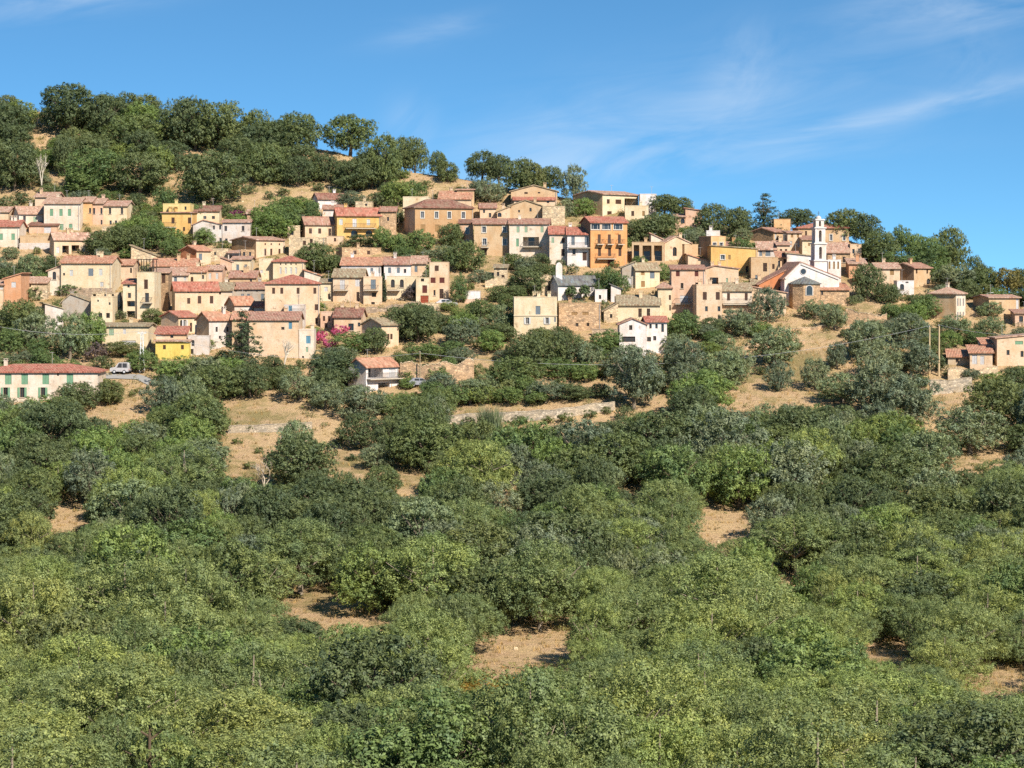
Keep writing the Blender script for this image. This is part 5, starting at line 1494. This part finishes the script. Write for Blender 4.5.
many('B', '902,257,24,30 916,260,20,26 926,267,30,30 932,272,30,28 688,241,22,14 584,218,22,20 398,207,30,26 415,201,22,20 95,191,60,42 82,196,40,26 145,241,36,26 165,212,24,24 135,246,34,28 158,251,30,26 172,249,22,20 205,246,22,18 '
     '262,233,30,26 275,229,28,24 290,234,30,28 272,240,36,26 284,216,30,20 303,216,26,18 312,222,14,20 420,254,28,24 398,254,18,20 382,252,22,24 400,255,20,20')
many('O', '100,256,34,24 118,252,28,26 135,252,26,26 318,274,36,30 305,270,24,20 333,274,24,18 450,248,24,24 465,274,36,32 513,270,22,16 540,270,18,16 527,298,36,30 498,304,24,18 481,327,28,27 418,342,44,38 400,340,36,32 '
     '553,281,22,16 540,276,16,12 530,372,48,38 515,388,48,30 565,370,40,36 335,388,54,36 375,354,26,26 712,336,26,18 20,343,42,42 10,290,32,22 48,278,22,22 77,411,42,28 110,405,30,24 152,327,20,18 272,378,20,22 122,355,36,13 560,345,26,18 540,350,30,22')
many('V', '442,264,38,18 490,204,30,26 566,220,20,20 742,243,18,14 955,292,40,28 480,285,20,15 503,332,26,26 574,202,24,36 30,283,28,28 35,350,36,36 70,360,40,46 585,374,32,32 632,380,46,34 634,408,52,58 684,378,46,38 722,390,48,38 685,396,40,32 '
     '779,393,26,31 815,391,32,32 837,369,22,26 864,361,42,40 880,379,38,38 911,377,44,36 735,386,32,38 842,404,50,30 910,430,62,54 908,346,38,32 868,353,44,32 834,331,26,26 815,320,30,20 768,324,32,36 735,333,32,24 745,338,30,24 955,337,30,22 992,337,26,20 858,305,14,10 990,318,28,16 205,392,46,34 462,347,40,28')
many('B', '90,353,34,40 10,354,30,26 70,298,22,14 205,352,18,13 180,387,44,30 228,388,40,30 352,354,36,22 458,322,18,14 459,305,16,30 425,360,32,16 452,358,26,17 492,354,28,24 682,340,32,28 608,357,34,26 630,352,22,14 760,338,26,16 715,345,26,14 950,349,22,18 890,321,20,17 927,319,30,24 620,250,20,14 640,268,18,12 660,282,22,18 672,300,16,14 758,272,16,8 531,245,14,7')
many('O', '1000,432,58,52 1018,405,40,36 655,392,30,22 600,398,22,14 580,400,24,14 250,398,40,34 215,402,48,36')
T('O', 302, 491, 66, 54, 'rounded oak at the foot of the dry bank beside the leafless white-branched tree')
many('O', '361,449,38,34 428,472,64,52 395,440,22,20')
many('V', '462,447,34,24 970,454,64,46 300,400,42,30 360,420,44,34 440,400,34,26 470,404,36,24 545,402,34,22')
many('S', '468,427,16,9 492,426,14,8 520,425,18,9 548,424,14,8 566,423,18,10 590,419,14,9 606,415,12,8 250,432,12,7 290,440,14,8 130,216,20,18 185,246,24,11 222,250,18,9 362,246,36,11 375,207,18,14 605,317,12,16 572,274,12,9 33,302,20,14 130,369,14,9 250,195,14,9 268,200,12,8 283,196,14,8 300,205,14,8 318,192,14,9 240,215,14,10 335,196,12,7 '
     '425,190,16,9 460,196,18,9 440,200,16,8 20,205,20,12 8,212,22,14 35,210,16,9 120,215,20,12 150,222,18,10 345,250,14,8 390,222,10,8 470,292,14,9 497,285,12,8 520,312,14,9 545,310,12,8 440,322,12,8 640,305,10,7 655,345,12,8 '
     '870,330,16,9 845,338,14,8 800,350,12,7 760,375,14,8 895,298,12,8 905,303,14,9 940,330,12,8 600,262,10,7 615,268,10,7 560,268,12,8 700,262,10,6 690,330,12,8 730,310,12,7 105,388,16,9 135,398,14,8 88,375,16,8 160,372,18,10 145,358,16,9 '
     '340,445,16,9 352,462,14,8 320,452,14,8 260,455,12,7 250,470,14,8 238,445,12,7')

rh = random.Random(91)
for _ in range(150):
    px = rh.uniform(-15, 480); cy = lerp_tab(CREST, px); py = cy + rh.uniform(2, 70)
    if py > 196: continue
    w = rh.uniform(16, 40)
    if any(abs(px - a) < c + w * 0.3 and b - d < py < b + d + w * 0.5 for a, b, c, d in ((60, 122, 24, 9), (20, 198, 24, 9), (285, 192, 48, 10), (440, 186, 34, 10), (345, 158, 30, 9), (40, 180, 14, 30), (212, 190, 36, 30))): continue
    y = D(py); x = (px - 512) / F * y
    if any(math.hypot(x - a, y - b) < r * 0.75 for k_, a, b, r in TREES): continue
    T('O' if rh.random() < 0.8 else 'B', px, py, w, w * rh.uniform(0.7, 1.0))

# ------------------------------------------------------------------ the wood on the slope below the village
# clearings seen in the photograph: centre column, row, half width, half height
CLEAR = [(120, 405, 27, 15), (265, 413, 38, 9), (255, 455, 25, 24), (338, 458, 26, 13), (69, 517, 6, 13), (532, 650, 36, 17), (490, 688, 22, 6), (316, 605, 28, 10), (358, 621, 26, 8),
         (726, 526, 24, 16), (633, 496, 6, 8), (517, 511, 6, 6), (412, 479, 12, 12), (790, 380, 60, 26), (945, 405, 24, 24), (997, 447, 12, 15), (960, 462, 8, 10), (1010, 686, 30, 14),
         (785, 582, 7, 5), (880, 655, 9, 6), (590, 390, 20, 8), (655, 405, 14, 6), (535, 415, 85, 9), (935, 425, 14, 10), (60, 518, 5, 8), (285, 470, 6, 6), (150, 858, 26, 8)]
def proj(x, y, z): return 512 + F * x / y, YH - F * z / y
def blocked(px, py, hw, hp):
    for cx, cy, rx, ry in CLEAR:
        if abs(px - cx) < rx + hw * 0.72 and cy - ry * 0.8 < py < cy + ry + hp * 0.86: return True
    return False
rf = random.Random(5)
GRID = {}
def hides_house(px, py, hw, hp, slack=6.0):
    for ref, x0, x1, y0, y1 in HOUSES:
        if px + hw * 0.75 < x0 or px - hw * 0.75 > x1: continue
        if py > y1 and py - hp < y1 - slack: return True
        if x0 - 1 < px < x1 + 1 and y1 - 13 < py <= y1: return True
    return False
def near_ok(x, y, r, fac):
    gx, gy = int(x // 6), int(y // 6)
    for i in range(gx - 2, gx + 3):
        for j in range(gy - 2, gy + 3):
            for (a, b, q) in GRID.get((i, j), ()):
                if math.hypot(a - x, b - y) < (r + q) * fac: return False
    return True
for k, x, y, r in TREES: GRID.setdefault((int(x // 6), int(y // 6)), []).append((x, y, r))
def base_line(px):
    return lerp_tab([(-60, 405), (0, 404), (150, 408), (230, 405), (232, 440), (380, 455), (400, 430), (440, 428), (620, 428), (640, 410), (730, 405), (870, 412), (930, 432), (1090, 432)], px)
NF = {}
for att in range(22000):
    y = math.sqrt(rf.uniform(136 ** 2, 420 ** 2)); u = rf.uniform(-0.238, 0.238); x = u * y
    px, py = proj(x, y, ground(x, y))
    if py < base_line(px): continue
    tone = noise.noise(Vector((x / 30, y / 30, 7.0)))
    q = rf.random()
    if y < 285: kind = 'W' if q < 0.86 else ('B' if q < 0.94 else 'H')
    elif y < 350: kind = 'H' if q < 0.52 + tone * 0.5 else ('W' if q < 0.74 else ('V' if q < 0.92 else 'B'))
    else: kind = 'H' if q < 0.40 + tone * 0.5 else ('V' if q < 0.72 else 'B')
    r = (2.6 + 3.4 * rf.random() ** 1.15) * (0.95 if kind in 'VB' else 1.05)
    if kind == 'W': r = 2.9 + 3.6 * rf.random() ** 1.3
    if y < 285: r *= 1.04
    hh = r * rf.uniform(1.2, 2.0) * (1.2 if r < 3.6 else 1.0)
    s = y / F
    if blocked(px, py, r / s, hh / s): continue
    if hides_house(px, py, r / s, hh / s, 9.0): continue
    if not near_ok(x, y, r, 0.60 if y < 285 else 0.61): continue
    GRID.setdefault((int(x // 6), int(y // 6)), []).append((x, y, r))
    ppx = (px, py - hh / s / 2, 2 * r / s, hh / s, py)
    zone = 'foreground wood' if y < 285 else ('middle wood' if y < 350 else 'upper wood')
    put(kind, x, y, ground(x, y) - 0.15, r, hh, None, ppx, zone)
    NF[kind] = NF.get(kind, 0) + 1
print('FOREST', NF, 'trees in all', len(TREES))

# gardens, slopes and gaps between the houses
HILL_CLEAR = [(60, 122, 28, 9), (20, 198, 24, 9), (285, 192, 48, 12), (440, 186, 34, 12), (345, 160, 24, 8), (130, 168, 14, 8), (800, 362, 70, 34), (118, 380, 22, 6)]
def bare(px, py, hp):
    for cx, cy, rx, ry in CLEAR[:4] + CLEAR[13:17] + CLEAR[20:25] + HILL_CLEAR:
        if abs(px - cx) < rx and cy - ry < py < cy + ry + hp * 0.5: return True
    return False
rg2 = random.Random(23)
nfill = {}
for att in range(16000):
    y = rg2.uniform(385, 585); u = rg2.uniform(-0.228, 0.228); x = u * y
    px, py = proj(x, y, ground(x, y))
    if y > D(lerp_tab(CREST, px)) - 1 or py > base_line(px): continue
    q = rg2.random()
    if q < 0.40: kind, r = 'S', rg2.uniform(0.9, 1.9)
    elif q < 0.66: kind, r = 'B', rg2.uniform(1.5, 3.0)
    elif q < 0.84: kind, r = 'V', rg2.uniform(1.5, 3.2)
    else: kind, r = 'O', rg2.uniform(1.6, 3.4)
    if nfill.get(kind, 0) > {'S': 200, 'B': 120, 'V': 90, 'O': 30}[kind]: continue
    hh = r * rg2.uniform(1.1, 1.7); s = y / F
    if bare(px, py, hh / s): continue
    if hides_house(px, py, r / s, hh / s, 5.0 if kind != 'S' else 4.0): continue
    if not near_ok(x, y, r, 0.66): continue
    GRID.setdefault((int(x // 6), int(y // 6)), []).append((x, y, r))
    put(kind, x, y, ground(x, y) - 0.12, r, hh, None, (px, py - hh / s / 2, 2 * r / s, hh / s, py), None)
    nfill[kind] = nfill.get(kind, 0) + 1
print('FILL', nfill)

# ------------------------------------------------------------------ labels for the plants
LAND = HOUSES + [('the straw clearing in the foreground', 495, 632, 555, 672), ('the orange fern patch', 460, 680, 520, 700), ('the pale bare patch right of centre', 702, 508, 745, 543), ('the dry bank with the leafless white tree', 232, 436, 278, 480),
                 ('the bare diagonal slope', 322, 436, 374, 470), ('the grassy gap at the right edge', 985, 672, 1024, 700), ('the narrow earth gap at far left', 60, 505, 76, 530), ('the two wooden poles', 927, 326, 941, 377), ('the white van', 112, 366, 130, 375),
                 ('the slim lattice pylon', 140, 332, 144, 372), ('the long roadside wall', 449, 408, 614, 420), ('the ragged ruined wall', 402, 361, 474, 384), ('the white car', 441, 300, 452, 307), ('the bare earth path on the right', 920, 385, 965, 430),
                 ('the diagonal earth track in the wood', 285, 592, 372, 628), ('the lone skyline oak', 327, 116, 373, 154), ('the dead white hillside tree', 36, 150, 52, 196), ('the very large dome-shaped oak', 180, 152, 244, 206), ('the pale reed clump', 477, 403, 503, 431)]
LAND = [(r_ if r_.startswith('the ') else 'the ' + r_, a, b, c, d) for r_, a, b, c, d in LAND]
def relation(p):
    px, pyc, w, hp, pb = p
    best = None
    for (ref, x0, x1, y0, y1) in [(l[0], *( (l[1], l[2], l[3], l[4]) if l in HOUSES_SET else (l[1], l[3], l[2], l[4]))) for l in LAND]:
        dx = max(x0 - px, 0, px - x1); dy = max(y0 - pyc, 0, pyc - y1)
        d = math.hypot(dx, dy)
        if best is None or d < best[0]: best = (d, ref, x0, x1, y0, y1)
    d, ref, x0, x1, y0, y1 = best
    if d > 55: return None
    cx, cy = (x0 + x1) / 2, (y0 + y1) / 2
    ax, ay = (px - cx) / max(8, (x1 - x0) / 2), (pyc - cy) / max(8, (y1 - y0) / 2)
    if abs(ax) > abs(ay): return ('left of ' if ax < 0 else 'right of ') + ref
    return ('above ' if ay < 0 else 'below ') + ref
HOUSES_SET = set((r_ if r_.startswith('the ') else 'the ' + r_, a, b, c, d) for r_, a, b, c, d in HOUSES)
buckets = {}
for rec in PLANTS:
    root, kind, p, label, group = rec
    if label:
        root['label'] = label; continue
    rel = relation(p)
    if group and (rel is None or rf.random() < 0.0):
        rel = None
    if rel is None:
        key = (kind, 'ZONE', group or 'upper hillside')
    else: key = (kind, 'REL', rel)
    buckets.setdefault(key, []).append(rec)
ORD = {2: ['larger', 'smaller'], 3: ['largest', 'middle-sized', 'smallest']}
for (kind, typ, what), L in buckets.items():
    desc = KDESC[kind]
    if typ == 'ZONE' or len(L) > 3:
        if typ == 'ZONE': lab = {'foreground wood': desc + ' in the unbroken canopy of the foreground wood', 'middle wood': desc + ' in the close canopy of the middle wood', 'upper wood': desc + ' in the wood just below the village',
                                 'upper hillside': desc + ' on the dry slope above the rooftops'}[what]
        else: lab = desc + ' in the clump ' + what
        for rec in L:
            rec[0]['label'] = lab; rec[0]['group'] = lab.replace(' in the', 's in the', 1)
    elif len(L) == 1: L[0][0]['label'] = desc + ' ' + what
    else:
        L.sort(key=lambda r_: -r_[2][2] * r_[2][3])
        for o_, rec in zip(ORD[len(L)], L):
            rec[0]['label'] = '%s %s %s' % (o_, desc, what)
            rec[0]['group'] = desc + 's ' + what

# ------------------------------------------------------------------ ground cover nobody could count
def clumps(name, label, mat, pts, rg, leafsize, nleaf):
    V = []; Fc = []
    for (x, y, r, hh) in pts:
        z = ground(x, y)
        for _ in range(int(nleaf * r * r)):
            d = rnd_unit(rg); d.z = abs(d.z)
            q = rg.uniform(0.55, 1.05)
            p = Vector((x + d.x * r * q, y + d.y * r * q, z + d.z * hh * q))
            nrm = (d + rnd_unit(rg) * 0.8).normalized(); a = nrm.orthogonal().normalized()
            a.rotate(Matrix.Rotation(rg.uniform(0, 6.28), 3, nrm)); b = nrm.cross(a)
            L = leafsize * rg.uniform(0.6, 1.3); k = len(V)
            V += [tuple(p - a * L), tuple(p + b * L * 0.6), tuple(p + a * L), tuple(p - b * L * 0.6)]
            Fc += [(k, k + 1, k + 2), (k, k + 2, k + 3)]
    me = bpy.data.meshes.new(name); me.from_pydata(V, [], Fc); me.materials.append(mat)
    o = bpy.data.objects.new(name, me); COL.objects.link(o)
    tag(o, label, kind='stuff')
ru = random.Random(77)
pts = []
for _ in range(9000):
    y = ru.uniform(230, 590); u = ru.uniform(-0.235, 0.235); x = u * y
    px, py = proj(x, y, ground(x, y))
    if y > D(lerp_tab(CREST, px)) + 4: continue
    if noise.noise(Vector((x / 16, y / 13, 2.0))) < -0.02: continue
    inpatch = any(abs(px - cx) < rx and abs(py - cy) < ry for cx, cy, rx, ry in CLEAR)
    if inpatch and ru.random() < 0.72: continue
    if py < 205 and ru.random() < 0.45: continue
    r = ru.uniform(0.25, 1.1)
    if inpatch: r *= 0.6
    pts.append((x, y, r, r * ru.uniform(0.7, 1.3)))
clumps('undergrowth', 'low green and olive scrub between trees and houses', leaf('scrub', 0.15, 0.15, 0.065, 0.9), pts, ru, 0.12, 90)
pts = []
for _ in range(16000):
    y = ru.uniform(230, 595); u = ru.uniform(-0.235, 0.235); x = u * y
    px, py = proj(x, y, ground(x, y))
    if y > D(lerp_tab(CREST, px)) + 4: continue
    pts.append((x, y, ru.uniform(0.15, 0.45), ru.uniform(0.3, 0.7)))
V = []; Fc = []
for (x, y, r, hh) in pts:
    z = ground(x, y)
    for _ in range(9):
        a = ru.uniform(0, 6.28); bx, by = x + ru.uniform(-r, r), y + ru.uniform(-r, r); w = 0.05; k = len(V)
        V += [(bx - w * math.cos(a), by - w * math.sin(a), z - 0.1), (bx + w * math.cos(a), by + w * math.sin(a), z - 0.1), (bx + ru.uniform(-.2, .2), by + ru.uniform(-.2, .2), z + hh * ru.uniform(.6, 1.1))]
        Fc.append((k, k + 1, k + 2))
me = bpy.data.meshes.new('dry_grass'); me.from_pydata(V, [], Fc); me.materials.append(leaf('straw', 0.40, 0.27, 0.12, 0.2))
o = bpy.data.objects.new('dry_grass', me); COL.objects.link(o); tag(o, 'straw-coloured dry grass tufts on the bare slopes', kind='stuff')
V = MB()
for _ in range(1500):
    y = ru.uniform(240, 590); u = ru.uniform(-0.23, 0.23); x = u * y
    px, py = proj(x, y, ground(x, y))
    if y > D(lerp_tab(CREST, px)) + 2 or noise.noise(Vector((x / 11, y / 9, 8.0))) < 0.05: continue
    r = 0.10 + 0.28 * ru.random() ** 3; z = ground(x, y)
    n = 6; top = []; low = []
    for k in range(n):
        a = 6.283 * k / n + ru.uniform(-.3, .3); q = r * ru.uniform(0.7, 1.2)
        low.append((x + q * math.cos(a), y + q * math.sin(a), z - 0.15)); top.append((x + 0.6 * q * math.cos(a), y + 0.6 * q * math.sin(a), z + r * ru.uniform(0.5, 0.9)))
    V.add(low + top, [(k, (k + 1) % n, n + (k + 1) % n, n + k) for k in range(n)] + [tuple(range(n, 2 * n))])
o = V.build('rubble', stone(WCOL['palestone']), None, False); tag(o, 'scattered pale stones and rubble on the dry slopes', kind='stuff')
# fern patch in the foreground clearing
pts = []
for _ in range(170):
    px, py = ru.uniform(462, 524), ru.uniform(684, 704)
    p = P(px, py); pts.append((p.x, p.y, ru.uniform(0.3, 0.6), ru.uniform(0.5, 0.9)))
clumps('dry_ferns', 'orange and yellow-green bracken below the straw clearing', leaf('bracken', 0.26, 0.17, 0.035, 0.4), pts, ru, 0.17, 120)

# ------------------------------------------------------------------ sky and sun
SUN_AZ = 33.0     # degrees to the right of straight behind the camera
SUN_EL = 39.0
sd = Vector((math.sin(R(SUN_AZ)) * math.cos(R(SUN_EL)), -math.cos(R(SUN_AZ)) * math.cos(R(SUN_EL)), math.sin(R(SUN_EL))))
sun_d = bpy.data.lights.new('sun', 'SUN'); sun_d.energy = 4.6; sun_d.angle = R(0.53); sun_d.color = (1.0, 0.93, 0.83)
sun = bpy.data.objects.new('sun', sun_d); COL.objects.link(sun)
sun.rotation_euler = sd.to_track_quat('Z', 'Y').to_euler()
sun.location = sd * 300

w = bpy.data.worlds.new('World'); scene.world = w; w.use_nodes = True
nt = w.node_tree; nt.nodes.clear()
def N(t, **k):
    o = nt.nodes.new(t)
    for a, b in k.items(): setattr(o, a, b)
    return o
out = N('ShaderNodeOutputWorld'); bg = N('ShaderNodeBackground')
nt.links.new(bg.outputs[0], out.inputs[0])
tc = N('ShaderNodeTexCoord')
sky = N('ShaderNodeTexSky', sky_type='NISHITA', sun_disc=False)
sky.sun_elevation = R(SUN_EL)
sky.sun_rotation = math.atan2(sd.x, sd.y)      # clockwise from +Y
sky.altitude = 300; sky.air_density = 1.0; sky.dust_density = 0.3; sky.ozone_density = 2.0
# look a little higher into the sky than the view direction: a deep summer blue close to the skyline
vm = N('ShaderNodeVectorMath', operation='MULTIPLY_ADD')
vm.inputs[1].default_value = (1, 1, 2.2); vm.inputs[2].default_value = (0, 0, 0.16)
nt.links.new(tc.outputs['Generated'], vm.inputs[0])
vn = N('ShaderNodeVectorMath', operation='NORMALIZE'); nt.links.new(vm.outputs[0], vn.inputs[0])
nt.links.new(vn.outputs[0], sky.inputs[0])
hsv = N('ShaderNodeHueSaturation'); hsv.inputs['Saturation'].default_value = 1.12; hsv.inputs['Value'].default_value = 1.0
nt.links.new(sky.outputs[0], hsv.inputs['Color'])
tint = N('ShaderNodeMix', data_type='RGBA', blend_type='MULTIPLY'); tint.inputs[0].default_value = 1.0
nt.links.new(hsv.outputs[0], tint.inputs[6]); tint.inputs[7].default_value = (0.55, 0.84, 0.885, 1)
# thin cirrus: streaked noise in the direction of the sky, in a few banks
sep = N('ShaderNodeSeparateXYZ'); nt.links.new(tc.outputs['Generated'], sep.inputs[0])
def M(op, a, b=None, c=None):
    o = N('ShaderNodeMath', operation=op)
    for s, v in zip(o.inputs, (a, b, c)):
        if v is None: continue
        if hasattr(v, 'links'): nt.links.new(v, s)
        else: s.default_value = v
    return o.outputs[0]
ysafe = M('MAXIMUM', sep.outputs[1], 0.05)
U = M('DIVIDE', sep.outputs[0], ysafe); Vv = M('DIVIDE', sep.outputs[2], ysafe)
def bank(px, py, rx, ry, rot):
    """soft elliptical bank of cloud in azimuth/elevation"""
    cu, cv = (px - 512) / F, (YH - py) / F
    du, dv = M('SUBTRACT', U, cu), M('SUBTRACT', Vv, cv)
    c, s = math.cos(rot), math.sin(rot)
    a = M('DIVIDE', M('ADD', M('MULTIPLY', du, c), M('MULTIPLY', dv, s)), rx / F)
    b = M('DIVIDE', M('SUBTRACT', M('MULTIPLY', dv, c), M('MULTIPLY', du, s)), ry / F)
    r2 = M('ADD', M('MULTIPLY', a, a), M('MULTIPLY', b, b))
    return M('EXPONENT', M('MULTIPLY', r2, -1.0))
def wisps(scale, stretch, rot, seed):
    cx = N('ShaderNodeCombineXYZ')
    c, s = math.cos(rot), math.sin(rot)
    nt.links.new(M('MULTIPLY', M('ADD', M('MULTIPLY', U, c), M('MULTIPLY', Vv, s)), scale), cx.inputs[0])
    nt.links.new(M('MULTIPLY', M('SUBTRACT', M('MULTIPLY', Vv, c), M('MULTIPLY', U, s)), scale * stretch), cx.inputs[1])
    cx.inputs[2].default_value = seed
    n = N('ShaderNodeTexNoise'); n.inputs['Scale'].default_value = 1.0; n.inputs['Detail'].default_value = 7; n.inputs['Roughness'].default_value = 0.58; n.inputs['Distortion'].default_value = 0.6
    nt.links.new(cx.outputs[0], n.inputs['Vector'])
    r = N('ShaderNodeMapRange'); r.inputs['From Min'].default_value = 0.36; r.inputs['From Max'].default_value = 0.78
    nt.links.new(n.outputs[0], r.inputs['Value'])
    return r.outputs[0]
w1 = wisps(14, 4.5, 0.16, 1.3); w2 = wisps(22, 2.2, 0.75, 5.1)
tot = None
for (px, py, rx, ry, rot, amp, ww) in ((40, 2, 120, 16, 0.12, 1.5, w1), (430, 30, 55, 14, 0.2, 0.8, w1), (410, 122, 22, 26, 0.6, 0.7, w2), (690, 120, 190, 55, 0.16, 0.85, w1), (745, 70, 45, 38, 0.7, 0.9, w2),
                                      (900, 112, 170, 12, 0.24, 1.3, w1), (960, 8, 110, 26, 0.12, 1.3, w1), (975, 62, 40, 40, 0.7, 0.6, w2), (640, 165, 240, 14, 0.06, 0.6, w1), (560, 150, 120, 40, 0.1, 0.5, w1)):
    t = M('MULTIPLY', M('MULTIPLY', bank(px, py, rx, ry, rot), ww), amp)
    tot = t if tot is None else M('ADD', tot, t)
cl = N('ShaderNodeClamp'); nt.links.new(M('MULTIPLY', tot, 0.40), cl.inputs[0]); cl.inputs['Max'].default_value = 0.45
mx = N('ShaderNodeMix', data_type='RGBA')
nt.links.new(cl.outputs[0], mx.inputs[0]); nt.links.new(tint.outputs[2], mx.inputs[6]); mx.inputs[7].default_value = (3.6, 4.2, 4.9, 1)
nt.links.new(mx.outputs[2], bg.inputs[0])
bg.inputs[1].default_value = 0.102

# ------------------------------------------------------------------ rendering
scene.view_settings.view_transform = 'Standard'
scene.view_settings.look = 'None'
scene.view_settings.exposure = 1.0
scene.view_settings.gamma = 1.0
scene.view_settings.use_curve_mapping = False
scene.render.engine = 'CYCLES'
scene.cycles.max_bounces = 6
scene.cycles.diffuse_bounces = 3
scene.cycles.transmission_bounces = 3
scene.cycles.use_denoising = False
scene.render.resolution_x = 1024; scene.render.resolution_y = 768
